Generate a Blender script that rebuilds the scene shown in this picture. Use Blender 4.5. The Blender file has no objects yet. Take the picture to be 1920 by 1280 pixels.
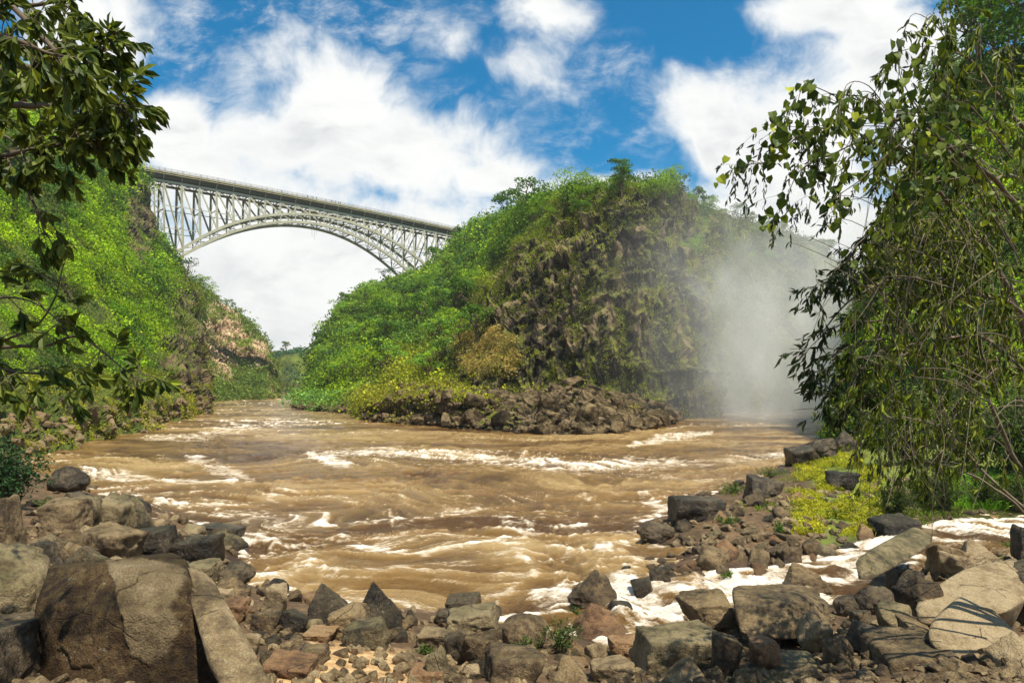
import bpy, bmesh, math, random
import numpy as np
from mathutils import Vector, Matrix
R = math.radians
scene = bpy.context.scene
col = scene.collection
rng = np.random.default_rng(7)
random.seed(7)

# ------------------------------------------------------------------ camera
CAM_Z = 7.0                      # eye height above the river
cd = bpy.data.cameras.new('camera')
cam = bpy.data.objects.new('camera', cd); col.objects.link(cam)
cam.location = (0, 0, CAM_Z); cam.rotation_euler = (R(90), 0, 0)
cd.sensor_width = 36; cd.lens = 24.375; cd.shift_y = 82 / 1920
cd.clip_start = .05; cd.clip_end = 12000
scene.camera = cam

# ------------------------------------------------------------------ light
TO_SUN = Vector((0.27, -0.30, 0.915)).normalized()
SUN_EL = math.asin(TO_SUN.z)
sd = bpy.data.lights.new('sun', 'SUN'); sd.energy = 5.0; sd.angle = R(.5); sd.color = (1, .93, .77)
sun = bpy.data.objects.new('sun', sd); col.objects.link(sun)
sun.rotation_euler = TO_SUN.to_track_quat('Z', 'Y').to_euler(); sun.location = (-30, -40, 150)
scene.view_settings.view_transform = 'Standard'
scene.view_settings.look = 'None'
scene.view_settings.exposure = 0.64
scene.view_settings.gamma = 1
scene.cycles.max_bounces = 7
scene.cycles.transparent_max_bounces = 6
scene.cycles.volume_bounces = 5
scene.cycles.volume_step_rate = 1.0
scene.cycles.use_denoising = True

# ------------------------------------------------------------------ node helpers
class NT:
    def __init__(s, tree): s.t = tree; s.n = tree.nodes; s.l = tree.links
    def node(s, typ, ins=None, **kw):
        n = s.n.new(typ)
        for k, v in kw.items(): setattr(n, k, v)
        if ins:
            for k, v in ins.items(): s.put(n.inputs[k], v)
        return n
    def put(s, sock, v):
        if hasattr(v, 'links') or isinstance(v, bpy.types.NodeSocket): s.l.new(v, sock)
        else: sock.default_value = v
    def math(s, op, a, b=0.0, c=0.0, clamp=False):
        n = s.n.new('ShaderNodeMath'); n.operation = op; n.use_clamp = clamp
        for i, v in enumerate((a, b, c)): s.put(n.inputs[i], v)
        return n.outputs[0]
    def mix(s, f, a, b, blend='MIX'):
        n = s.n.new('ShaderNodeMix'); n.data_type = 'RGBA'; n.blend_type = blend; n.clamp_factor = True
        s.put(n.inputs[0], f); s.put(n.inputs[6], c4(a)); s.put(n.inputs[7], c4(b))
        return n.outputs[2]
    def ramp(s, f, stops, interp='LINEAR'):
        n = s.n.new('ShaderNodeValToRGB'); n.color_ramp.interpolation = interp
        e = n.color_ramp.elements
        while len(e) < len(stops): e.new(.5)
        for i, (p, c) in enumerate(stops):
            e[i].position = p; e[i].color = c4(c) if not isinstance(c, (int, float)) else (c, c, c, 1)
        s.put(n.inputs[0], f); return n.outputs[0]
    def maprange(s, v, a, b, c=0.0, d=1.0, smooth=False):
        n = s.n.new('ShaderNodeMapRange'); n.interpolation_type = 'SMOOTHSTEP' if smooth else 'LINEAR'
        for i, x in enumerate((v, a, b, c, d)): s.put(n.inputs[i], x)
        return n.outputs[0]
    def noise(s, vec, scale, detail=4, rough=.55, dist=0.0):
        n = s.n.new('ShaderNodeTexNoise'); s.put(n.inputs['Vector'], vec)
        n.inputs['Scale'].default_value = scale; n.inputs['Detail'].default_value = detail
        n.inputs['Roughness'].default_value = rough; n.inputs['Distortion'].default_value = dist
        return n.outputs['Fac']
    def scale(s, vec, xyz):
        n = s.n.new('ShaderNodeMapping'); s.put(n.inputs[0], vec); n.inputs['Scale'].default_value = xyz
        return n.outputs[0]
def c4(c):
    if isinstance(c, (tuple, list)) and len(c) == 3: return (c[0], c[1], c[2], 1)
    return c

# ------------------------------------------------------------------ world: Nishita sky with clouds on it
w = bpy.data.worlds.new('World'); scene.world = w; w.use_nodes = True
w.node_tree.nodes.clear(); T = NT(w.node_tree)
tc = T.node('ShaderNodeTexCoord').outputs['Generated']
sky = T.node('ShaderNodeTexSky'); sky.sky_type = 'NISHITA'; sky.sun_disc = False
sky.sun_elevation = SUN_EL; sky.sun_rotation = math.atan2(TO_SUN.x, TO_SUN.y)
sky.air_density = 1.0; sky.dust_density = .3; sky.ozone_density = 3.0
hs = T.node('ShaderNodeHueSaturation', {'Saturation': 1.58, 'Value': .95, 'Hue': .487, 'Color': sky.outputs[0]})
sx = T.node('ShaderNodeSeparateXYZ', {0: tc}); X, Y, Z = sx.outputs
yy = T.math('MAXIMUM', Y, .05)
U = T.math('DIVIDE', X, yy); V = T.math('DIVIDE', Z, yy)
uv = T.node('ShaderNodeCombineXYZ', {0: U, 1: V, 2: 0.0}).outputs[0]
wn = T.node('ShaderNodeTexNoise', {'Vector': uv, 'Scale': 5.0, 'Detail': 3.0})
warp = T.node('ShaderNodeVectorMath', {0: wn.outputs['Color'], 1: (.5, .5, .5)}, operation='SUBTRACT').outputs[0]
uvw = T.node('ShaderNodeVectorMath', {0: warp, 1: (.12, .10, 0), 2: uv}, operation='MULTIPLY_ADD').outputs[0]
sw = T.node('ShaderNodeSeparateXYZ', {0: uvw})
def blob(px, py, rx, ry, wgt=1.0):
    a = T.math('MULTIPLY', T.math('SUBTRACT', sw.outputs[0], (px - 960) / 1300), 1300 / rx)
    b = T.math('MULTIPLY', T.math('SUBTRACT', sw.outputs[1], (722 - py) / 1300), 1300 / ry)
    r = T.math('SQRT', T.math('ADD', T.math('MULTIPLY', a, a), T.math('MULTIPLY', b, b)))
    return T.math('MULTIPLY', T.math('SUBTRACT', 1.0, r), wgt)
CL = [(600, 235, 200, 150), (720, 300, 260, 130), (345, 250, 85, 100), (560, 520, 620, 250), (900, 330, 160, 55, .8),
      (500, 130, 110, 90, .4), (1000, 10, 150, 70, .42), (1008, 145, 110, 75, .36), (848, 95, 50, 70, .25), (1080, 130, 70, 50, .2),
      (1330, 250, 120, 130), (1640, 110, 200, 150), (1500, 260, 210, 200), (1480, 430, 330, 150), (1800, 300, 300, 200), (1580, 20, 170, 90),
      (150, 60, 150, 120, 1.0), (-150, 250, 300, 200), (1150, 360, 200, 55, .8), (2300, 200, 300, 200)]
base = None
for c in CL:
    b_ = blob(*c); base = b_ if base is None else T.math('MAXIMUM', base, b_)
base = T.math('MAXIMUM', base, -.75)
wisp = None
for c in [(370, 130, 170, 170, 1), (640, 60, 260, 130, 1), (430, 30, 200, 90, 1), (840, 250, 230, 90, .6), (1130, 130, 120, 100, .5), (1180, 220, 80, 90, .7), (860, 320, 100, 60, .7), (1080, 280, 150, 110, .5), (1850, 90, 200, 100, .8)]:
    b_ = blob(*c); wisp = b_ if wisp is None else T.math('MAXIMUM', wisp, b_)
wisp = T.math('MAXIMUM', wisp, 0.0)
# outside the front view the same noise makes scattered cumulus
nz = T.noise(uvw, 5.2, 10, .60)
nfar = T.noise(tc, 2.2, 8, .6)
front = T.maprange(Y, .25, .5, 0, 1, True)
dens = T.math('ADD', base, T.math('MULTIPLY', T.math('SUBTRACT', nz, .5), 2.3))
mask = T.maprange(dens, -.12, .46, 0, 1, True)
wz = T.noise(T.scale(uvw, (1.0, 1.7, 1)), 11.0, 9, .68)
wm = T.math('MULTIPLY', T.maprange(wz, .42, .74, 0, .85, True), T.math('POWER', wisp, .5))
mask = T.math('MAXIMUM', mask, wm)
far = T.maprange(nfar, .5, .62, 0, 1, True)
mask = T.math('ADD', T.math('MULTIPLY', mask, front), T.math('MULTIPLY', far, T.math('SUBTRACT', 1.0, front)))
sh = T.noise(T.scale(uvw, (1, 2.1, 1)), 5.0, 8, .6)
depthm = T.maprange(dens, .1, 1.1, 0, 1, True)
shade = T.math('MULTIPLY', T.maprange(sh, .42, .68, 0, 1, True), depthm)
ccol = T.mix(shade, (.65, .655, .645), (.43, .445, .46))
skyb = T.node('ShaderNodeBackground', {'Color': hs.outputs[0], 'Strength': .09})
clb = T.node('ShaderNodeBackground', {'Color': ccol, 'Strength': 1.0})
mx = T.node('ShaderNodeMixShader', {0: mask, 1: skyb.outputs[0], 2: clb.outputs[0]})
T.node('ShaderNodeOutputWorld', {'Surface': mx.outputs[0]})

# ------------------------------------------------------------------ numpy noise
def _h(ix, iy, iz, s):
    with np.errstate(over='ignore'):
        n = ix.astype(np.uint32) * np.uint32(374761393) + iy.astype(np.uint32) * np.uint32(668265263) \
            + iz.astype(np.uint32) * np.uint32(2147483647 - 1640531) + np.uint32((s * 2654435761) & 0xffffffff)
        n = (n ^ (n >> np.uint32(13))) * np.uint32(1274126177)
        n = (n ^ (n >> np.uint32(16))) * np.uint32(2246822519)
        n ^= n >> np.uint32(15)
    return n.astype(np.float64) / 4294967295.0
def vn(P, s=0):
    P = np.asarray(P, float); f = np.floor(P); i = f.astype(np.int64); t = P - f
    t = t * t * t * (t * (t * 6 - 15) + 10)
    r = 0
    for a in (0, 1):
        wx = t[..., 0] if a else 1 - t[..., 0]
        for b in (0, 1):
            wy = t[..., 1] if b else 1 - t[..., 1]
            for c in (0, 1):
                wz = t[..., 2] if c else 1 - t[..., 2]
                r = r + wx * wy * wz * _h(i[..., 0] + a, i[..., 1] + b, i[..., 2] + c, s)
    return r
def fbm(P, s=0, o=4, g=.5):
    P = np.asarray(P, float); r = 0; a = 1; n = 0
    for k in range(o):
        r = r + a * (vn(P, s + k) - .5) * 2; n += a; a *= g; P = P * 2.03 + 7.1
    return r / n
def ridge(P, s=0, o=4, g=.5):
    P = np.asarray(P, float); r = 0; a = 1; n = 0
    for k in range(o):
        r = r + a * (1 - np.abs(vn(P, s + k) * 2 - 1)); n += a; a *= g; P = P * 2.03 + 3.7
    return r / n
def worley(P, s=0):
    P = np.asarray(P, float); f = np.floor(P).astype(np.int64)
    F1 = np.full(P.shape[:-1], 9.); F2 = F1.copy(); cid = np.zeros(P.shape[:-1])
    for a in (-1, 0, 1):
        for b in (-1, 0, 1):
            for c in (-1, 0, 1):
                ix, iy, iz = f[..., 0] + a, f[..., 1] + b, f[..., 2] + c
                dx = ix + _h(ix, iy, iz, s + 11) - P[..., 0]; dy = iy + _h(ix, iy, iz, s + 12) - P[..., 1]; dz = iz + _h(ix, iy, iz, s + 13) - P[..., 2]
                d = np.sqrt(dx * dx + dy * dy + dz * dz)
                near = d < F1
                F2 = np.where(near, F1, np.minimum(F2, d)); cid = np.where(near, _h(ix, iy, iz, s + 14), cid); F1 = np.where(near, d, F1)
    return F1, F2, cid
def sstep(a, b, x):
    t = np.clip((np.asarray(x, float) - a) / (b - a), 0, 1); return t * t * (3 - 2 * t)
def P3(px, py, d):                      # a sight line of the survey at distance d -> world point
    return np.array([(px - 960) / 1300 * d, d, CAM_Z + (722 - py) / 1300 * d], float)
def PW(px, py, z=0.0):                  # the point at height z on that sight line
    return P3(px, py, (CAM_Z - z) * 1300 / (py - 722))
def topix(P):
    P = np.asarray(P); y = np.maximum(P[..., 1], .1)
    return 960 + 1300 * P[..., 0] / y, 722 - 1300 * (P[..., 2] - CAM_Z) / y

# ------------------------------------------------------------------ mesh helpers
def mesh_np(name, V, Fs, smooth=True, attrs=None, mats=None, midx=None):
    V = np.asarray(V, np.float32).reshape(-1, 3)
    if not isinstance(Fs, (list, tuple)): Fs = [Fs]
    Fs = [np.asarray(f, np.int32) for f in Fs if len(f)]
    me = bpy.data.meshes.new(name)
    me.vertices.add(len(V)); me.vertices.foreach_set('co', V.ravel())
    loops = np.concatenate([f.ravel() for f in Fs]); cnt = np.concatenate([np.full(len(f), f.shape[1], np.int32) for f in Fs])
    me.loops.add(len(loops)); me.loops.foreach_set('vertex_index', loops)
    st = np.concatenate([[0], np.cumsum(cnt)[:-1]]).astype(np.int32)
    me.polygons.add(len(cnt)); me.polygons.foreach_set('loop_start', st); me.polygons.foreach_set('loop_total', cnt)
    me.polygons.foreach_set('use_smooth', np.full(len(cnt), smooth, bool))
    for k, a in (attrs or {}).items():
        a = np.asarray(a, np.float32)
        if a.ndim == 1:
            at = me.attributes.new(k, 'FLOAT', 'POINT'); at.data.foreach_set('value', a)
        else:
            if a.shape[1] == 3: a = np.concatenate([a, np.ones((len(a), 1), np.float32)], 1)
            at = me.attributes.new(k, 'FLOAT_COLOR', 'POINT'); at.data.foreach_set('color', a.ravel())
    for m in (mats or []): me.materials.append(m)
    if midx is not None: me.polygons.foreach_set('material_index', np.asarray(midx, np.int32))
    me.update(calc_edges=True)
    return me
def obj(name, me, parent=None, label=None, cat=None, group=None, kind=None, loc=None):
    o = bpy.data.objects.new(name, me); col.objects.link(o)
    if parent: o.parent = parent
    if loc is not None: o.location = loc
    return tag(o, label, cat, group, kind)
def tag(o, label=None, cat=None, group=None, kind=None):
    if label: o['label'] = label
    if cat: o['category'] = cat
    if group: o['group'] = group
    if kind: o['kind'] = kind
    return o
def empty(name, loc, label=None, cat=None, group=None):
    o = bpy.data.objects.new(name, None); col.objects.link(o); o.location = loc
    return tag(o, label, cat, group)
def copy_tree(o, parent=None):
    c = o.copy(); col.objects.link(c); c.parent = parent
    for ch in list(o.children): copy_tree(ch, c)
    return c
class MB:
    """collects bars, boxes and tubes, built as ONE mesh"""
    def __init__(s): s.V = []; s.F = []; s.n = 0
    def add(s, V, F):
        V = np.asarray(V, float); s.V.append(V); s.F += [tuple(int(i) + s.n for i in f) for f in F]; s.n += len(V)
    def bar(s, p, q, w, h=None, up=(0, 0, 1)):
        h = h or w; p = np.array(p, float); q = np.array(q, float); d = q - p; L = np.linalg.norm(d)
        if L < 1e-6: return
        d /= L; up = np.array(up, float)
        if abs(d @ up) > .95: up = np.array([1., 0, 0]) if abs(d[0]) < .8 else np.array([0, 1., 0])
        a = np.cross(d, up); a /= np.linalg.norm(a); b = np.cross(a, d)
        V = [e + a * w / 2 * i + b * h / 2 * j for e in (p, q) for i, j in ((-1, -1), (1, -1), (1, 1), (-1, 1))]
        s.add(V, [(3, 2, 1, 0), (4, 5, 6, 7), (0, 1, 5, 4), (1, 2, 6, 5), (2, 3, 7, 6), (3, 0, 4, 7)])
    def tube(s, pts, r, sides=5):
        pts = np.asarray(pts, float); n = len(pts); r = np.broadcast_to(r, n) if np.ndim(r) else np.full(n, r)
        t = np.gradient(pts, axis=0); t /= np.linalg.norm(t, axis=1)[:, None] + 1e-9
        ref = np.array([0.13, .31, .94]); a = np.cross(t, ref); a /= np.linalg.norm(a, axis=1)[:, None] + 1e-9; b = np.cross(t, a)
        an = np.arange(sides) / sides * 2 * np.pi
        V = (pts[:, None] + (a[:, None] * np.cos(an)[None, :, None] + b[:, None] * np.sin(an)[None, :, None]) * r[:, None, None]).reshape(-1, 3)
        F = [(i * sides + k, i * sides + (k + 1) % sides, (i + 1) * sides + (k + 1) % sides, (i + 1) * sides + k) for i in range(n - 1) for k in range(sides)]
        F.append(tuple(range(sides))[::-1]); F.append(tuple((n - 1) * sides + k for k in range(sides)))
        s.add(V, F)
    def mesh(s, name, mat, smooth=False):
        me = bpy.data.meshes.new(name); me.from_pydata(np.concatenate(s.V).tolist(), [], s.F)
        me.materials.append(mat)
        if smooth: me.polygons.foreach_set('use_smooth', [True] * len(me.polygons))
        me.update(); return me
    def build(s, name, mat, parent=None, smooth=False, **kw): return obj(name, s.mesh(name, mat, smooth), parent, **kw)
def grid_faces(S, T):
    i = np.arange(S - 1)[:, None] * T + np.arange(T - 1)[None]
    return np.stack([i, i + T, i + T + 1, i + 1], -1).reshape(-1, 4)
def catmull(C, n):
    C = np.asarray(C, float); k = len(C); u = np.linspace(0, k - 1, n); i = np.minimum(u.astype(int), k - 2); t = (u - i)
    t = t.reshape(-1, *([1] * (C.ndim - 1)))
    g = lambda j: C[np.clip(j, 0, k - 1)]
    p0, p1, p2, p3 = g(i - 1), g(i), g(i + 1), g(i + 2)
    m1 = (p2 - p0) * .5; m2 = (p3 - p1) * .5
    return (2 * t**3 - 3 * t**2 + 1) * p1 + (t**3 - 2 * t**2 + t) * m1 + (-2 * t**3 + 3 * t**2) * p2 + (t**3 - t**2) * m2
def grid_normals(P):
    a = np.gradient(P, axis=0); b = np.gradient(P, axis=1); n = np.cross(a, b)
    return n / (np.linalg.norm(n, axis=-1, keepdims=True) + 1e-9)
def sdist(X, Y, poly):                  # signed distance to a closed polygon in plan, + inside
    poly = np.asarray(poly, float); d2 = np.full(X.shape, 1e18); ins = np.zeros(X.shape, bool)
    for k in range(len(poly)):
        ax, ay = poly[k]; bx, by = poly[(k + 1) % len(poly)]; ex, ey = bx - ax, by - ay
        t = np.clip(((X - ax) * ex + (Y - ay) * ey) / (ex * ex + ey * ey + 1e-12), 0, 1)
        d2 = np.minimum(d2, (X - ax - t * ex) ** 2 + (Y - ay - t * ey) ** 2)
        c = ((ay > Y) != (by > Y)) & (X < (bx - ax) * (Y - ay) / (by - ay + 1e-12) + ax); ins ^= c
    return np.where(ins, 1, -1) * np.sqrt(d2)

# ------------------------------------------------------------------ materials
def new_mat(name):
    m = bpy.data.materials.new(name); m.use_nodes = True; m.node_tree.nodes.clear(); return m, NT(m.node_tree)
def finish(T, sh, disp=None):
    T.node('ShaderNodeOutputMaterial', {'Surface': sh})
def bump(T, h, strength=.5, dist=.1, normal=None):
    n = T.node('ShaderNodeBump', {'Strength': strength, 'Distance': dist, 'Height': h})
    if normal is not None: T.put(n.inputs['Normal'], normal)
    return n.outputs[0]
def principled(T, colr, rough=.8, normal=None, spec=.5, metal=0.0):
    p = T.node('ShaderNodeBsdfPrincipled', {'Base Color': c4(colr), 'Roughness': rough, 'Metallic': metal, 'Specular IOR Level': spec})
    if normal is not None: T.put(p.inputs['Normal'], normal)
    return p.outputs[0]
def simple(name, c, rough=.7, metal=0.0, var=.25, scale=3.0):
    m, T = new_mat(name); co = T.node('ShaderNodeTexCoord').outputs['Object']
    n = T.noise(co, scale, 5)
    k = T.maprange(n, .3, .7, 1 - var, 1 + var)
    cc = T.mix(1.0, c, T.node('ShaderNodeCombineXYZ', {0: k, 1: k, 2: k}).outputs[0], 'MULTIPLY')
    finish(T, principled(T, cc, rough, metal=metal)); return m
def rock_mat(name, dark, mid, light, moss=(.10, .12, .02), moss_amt=.25, scale=1.0, rough=.75, wet=True, gloss=.42, patch=None):
    m, T = new_mat(name)
    tcn = T.node('ShaderNodeTexCoord'); co = tcn.outputs['Object']; geo = T.node('ShaderNodeNewGeometry')
    rnd = T.node('ShaderNodeObjectInfo').outputs['Random']
    off = T.node('ShaderNodeVectorMath', {0: co, 1: T.node('ShaderNodeCombineXYZ', {0: T.math('MULTIPLY', rnd, 37.0), 1: rnd, 2: T.math('MULTIPLY', rnd, 11.0)}).outputs[0]}, operation='ADD').outputs[0]
    n1 = T.noise(off, 1.3 * scale, 8, .62); n2 = T.noise(off, 7 * scale, 6, .6); n3 = T.noise(off, 34 * scale, 4, .7)
    a = T.math('ADD', T.math('MULTIPLY', n1, .62), T.math('MULTIPLY', n2, .38))
    a = T.math('ADD', a, T.math('MULTIPLY', T.math('SUBTRACT', rnd, .5), .12))
    c = T.ramp(a, [(.36, dark), (.48, mid), (.60, light)])
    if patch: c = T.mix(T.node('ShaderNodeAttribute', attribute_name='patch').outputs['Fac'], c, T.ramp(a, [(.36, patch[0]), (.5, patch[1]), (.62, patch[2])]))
    # fine crystalline pits and pale lichen flecks
    c = T.mix(T.maprange(n3, .40, .62, 0, .55), T.mix(1.0, c, (.45, .42, .4), 'MULTIPLY'), c)
    sp = T.math('MULTIPLY', T.maprange(T.noise(off, 16 * scale, 3, .6), .60, .68), T.maprange(n1, .45, .6))
    c = T.mix(T.math('MULTIPLY', sp, .45), c, (.33, .31, .22))
    # joints and cracks
    wv = T.node('ShaderNodeVectorMath', {0: T.node('ShaderNodeTexNoise', {'Vector': off, 'Scale': 3.0 * scale, 'Detail': 4.0}).outputs['Color'], 1: (.16, .16, .16)}, operation='MULTIPLY').outputs[0]
    vo = T.node('ShaderNodeTexVoronoi', {'Vector': T.node('ShaderNodeVectorMath', {0: T.scale(off, (1, 1, 1.6)), 1: wv}, operation='ADD').outputs[0], 'Scale': .75 * scale}, feature='DISTANCE_TO_EDGE')
    cr = T.maprange(vo.outputs[0], 0, .010)
    cr = T.math('MAXIMUM', cr, T.maprange(T.noise(off, 1.1 * scale, 2), .46, .5))
    c = T.mix(cr, T.mix(1.0, c, (.35, .33, .3), 'MULTIPLY'), c)
    up = T.node('ShaderNodeSeparateXYZ', {0: geo.outputs['Normal']}).outputs[2]
    mo = T.math('MULTIPLY', T.maprange(T.math('ADD', T.math('MULTIPLY', n2, .7), T.math('MULTIPLY', up, .18)), .44, .58), moss_amt)
    c = T.mix(mo, c, moss)
    ro = T.maprange(n2, .3, .7, rough - .24, rough + .08)
    if wet:                                        # a dark, shiny tide mark just above the water
        pz = T.node('ShaderNodeSeparateXYZ', {0: geo.outputs['Position']}).outputs[2]
        wz_ = T.math('SUBTRACT', pz, T.math('MULTIPLY', n1, .5))
        wf = T.maprange(wz_, .0, .35, 1, 0, True)
        c = T.mix(T.math('MULTIPLY', wf, .65), c, T.mix(1.0, c, (.32, .28, .25), 'MULTIPLY'))
        ro = T.math('SUBTRACT', ro, T.math('MULTIPLY', wf, .26))
    hgt = T.math('ADD', T.math('MULTIPLY', n2, .7), T.math('MULTIPLY', n3, .34))
    hgt = T.math('ADD', hgt, T.math('MULTIPLY', cr, .25))
    nb = bump(T, hgt, 1.0, .13 / scale)
    finish(T, principled(T, c, ro, nb, gloss)); return m
M = {}
M['basalt'] = rock_mat('brown_basalt', (.028, .016, .007), (.165, .105, .048), (.42, .30, .15), moss=(.10, .095, .02))
M['dark'] = rock_mat('dark_wet_basalt', (.011, .008, .005), (.052, .036, .018), (.20, .145, .08), rough=.5, moss=(.06, .06, .015), gloss=.4)
M['tan'] = rock_mat('tan_stone', (.13, .085, .04), (.38, .275, .14), (.62, .48, .28), moss_amt=.1, rough=.8)
M['orange'] = rock_mat('orange_stone', (.14, .07, .03), (.36, .20, .09), (.50, .33, .16), moss_amt=.06, rough=.85)
M['grey'] = rock_mat('grey_green_stone', (.04, .03, .014), (.185, .14, .064), (.45, .35, .19), moss_amt=.35, rough=.7, moss=(.12, .12, .035))
M['rubble'] = rock_mat('island_rubble', (.012, .008, .004), (.07, .047, .024), (.32, .235, .13), scale=.35, rough=.8, moss_amt=.15, gloss=.12)
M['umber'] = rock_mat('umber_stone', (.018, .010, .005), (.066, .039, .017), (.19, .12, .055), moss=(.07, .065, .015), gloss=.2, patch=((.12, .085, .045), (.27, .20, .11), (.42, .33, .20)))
def cliff_mat(name, dark, mid, light, mossA, mossB, sc=1.0):
    m, T = new_mat(name)
    co = T.node('ShaderNodeTexCoord').outputs['Object']; geo = T.node('ShaderNodeNewGeometry')
    at = T.node('ShaderNodeAttribute', attribute_name='moss'); tn = T.node('ShaderNodeAttribute', attribute_name='tone')
    cs = T.scale(co, (1, 1, .45))
    n1 = T.noise(cs, .09 * sc, 6, .6); n2 = T.noise(cs, .55 * sc, 7, .65); n3 = T.noise(cs, 2.2 * sc, 5, .7)
    vo = T.node('ShaderNodeTexVoronoi', {'Vector': T.node('ShaderNodeVectorMath', {0: cs, 1: T.node('ShaderNodeTexNoise', {'Vector': cs, 'Scale': .5}).outputs['Color']}, operation='ADD').outputs[0], 'Scale': .42 * sc})
    cell = T.node('ShaderNodeSeparateColor', {0: vo.outputs['Color']}).outputs[0]
    a = T.math('ADD', T.math('MULTIPLY', n2, .55), T.math('MULTIPLY', cell, .25)); a = T.math('ADD', a, T.math('MULTIPLY', n1, .2))
    a = T.math('ADD', a, T.math('MULTIPLY', T.math('SUBTRACT', tn.outputs['Fac'], .5), .3))
    c = T.ramp(a, [(.42, dark), (.54, mid), (.66, light)])
    mc = T.ramp(T.math('ADD', T.math('MULTIPLY', n3, .6), T.math('MULTIPLY', n1, .4)), [(.38, mossA), (.62, mossB)])
    up = T.node('ShaderNodeSeparateXYZ', {0: geo.outputs['Normal']}).outputs[2]
    mf = T.math('ADD', T.math('MULTIPLY', at.outputs['Fac'], .62), T.math('MULTIPLY', T.math('ADD', T.math('MULTIPLY', n2, .5), T.math('MULTIPLY', n3, .5)), .8))
    n4 = T.noise(T.scale(co, (1, 1, .2)), .45 * sc, 5, .6)
    mf = T.math('ADD', T.math('ADD', mf, T.math('MULTIPLY', up, .14)), T.math('MULTIPLY', T.math('SUBTRACT', n4, .5), .7))
    c = T.mix(T.maprange(mf, .70, .84), c, mc)
    h = T.math('ADD', T.math('MULTIPLY', n2, 1.0), T.math('MULTIPLY', n3, .5))
    nb = bump(T, h, .9, 1.1 / sc)
    finish(T, principled(T, c, .85, nb, .3)); return m
M['cliff'] = cliff_mat('dark_cliff_rock', (.011, .008, .005), (.042, .030, .017), (.25, .18, .10), (.05, .065, .010), (.24, .25, .03))
M['cliffg'] = cliff_mat('overgrown_cliff_rock', (.022, .015, .009), (.075, .05, .028), (.22, .15, .085), (.03, .055, .008), (.16, .20, .02))
M['pink'] = cliff_mat('pink_cliff_rock', (.14, .085, .045), (.38, .25, .14), (.60, .43, .27), (.05, .10, .018), (.12, .20, .03))
def leaf_mat(name, trans=.35, rough=.5, mul=1.0, gloss=.35):
    m, T = new_mat(name)
    at = T.node('ShaderNodeAttribute', attribute_name='tint')
    c = at.outputs['Color']
    if mul != 1.0: c = T.mix(1.0, c, (mul, mul, mul), 'MULTIPLY')
    p = principled(T, c, rough, spec=gloss)
    tr = T.node('ShaderNodeBsdfTranslucent', {'Color': T.mix(1.0, c, (1.35, 1.25, .6), 'MULTIPLY')})
    finish(T, T.node('ShaderNodeMixShader', {0: trans, 1: p, 2: tr.outputs[0]}).outputs[0]); return m
M['leaf'] = leaf_mat('foliage', .35, .6, gloss=.15); M['leaf_near'] = leaf_mat('near_leaves', .32, .5, gloss=.22)
M['bark'] = simple('bark', (.10, .07, .042), .85, var=.4, scale=9)
M['bark_pale'] = simple('pale_twigs', (.15, .115, .07), .8, var=.4, scale=12)
M['steel'] = simple('silver_painted_steel', (.40, .385, .28), .55, var=.18, scale=.4)
M['deckm'] = simple('deck_girders', (.38, .34, .215), .6, var=.3, scale=.3)
M['dark_steel'] = simple('dark_steel', (.10, .09, .06), .6, var=.2)
M['asphalt'] = simple('asphalt', (.06, .06, .055), .9)
M['cloth'] = simple('dark_clothing', (.035, .035, .045), .9)

# ------------------------------------------------------------------ ground and banks
def pl(pts): return [tuple(PW(x, y)[:2]) for x, y in pts]
NEAR = pl([(-900, 960), (-100, 880), (60, 885), (110, 900), (165, 912), (230, 950), (300, 985), (390, 992), (440, 1002), (430, 1050), (470, 1098), (560, 1128), (700, 1148),
           (830, 1155), (930, 1168), (1010, 1185), (1090, 1195), (1150, 1222), (1230, 1205), (1300, 1150), (1400, 1125), (1530, 1120), (1590, 1165), (1680, 1150), (1700, 1090), (1760, 1062), (1900, 1040), (2300, 1010)]) + [(60, -40), (-60, -40)]
HEAD = pl([(1590, 822), (1530, 838), (1475, 862), (1440, 892), (1370, 915), (1300, 940), (1265, 965), (1200, 985), (1205, 1020), (1262, 1040), (1205, 1068), (1215, 1096), (1290, 1080), (1380, 1072),
           (1460, 1062), (1560, 1048), (1610, 1022), (1660, 1003), (1780, 980), (1920, 968), (2300, 955), (3200, 900)]) + [(260, 60), (260, 150), (70, 110)]
def ground_h(X, Y):
    a = sdist(X, Y, NEAR); b = sdist(X, Y, HEAD); P = np.stack([X, Y, X * 0], -1)
    za = np.where(a > 0, .08 + a * .21 + .25 * sstep(0, 2, a), a * .35)
    zb = np.where(b > 0, np.minimum(.10 + b * .16, 1.6 + b * .03), b * .3)
    z = np.maximum(np.maximum(za, zb), -2.5)
    return np.minimum(z, 6.0) + fbm(P / 3.1, 5, 4) * .22 + fbm(P / .6, 9, 3) * .05
def ground_hit(px, py):                 # where that sight line meets the bank
    d = np.linspace(4, 120, 1400); x = (px - 960) / 1300 * d; z = CAM_Z + (722 - py) / 1300 * d
    g = np.maximum(ground_h(x, d), 0); k = np.argmax(z < g)
    return (d[k] if z[k] < g[k] else 60.0), float(g[k])
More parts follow.
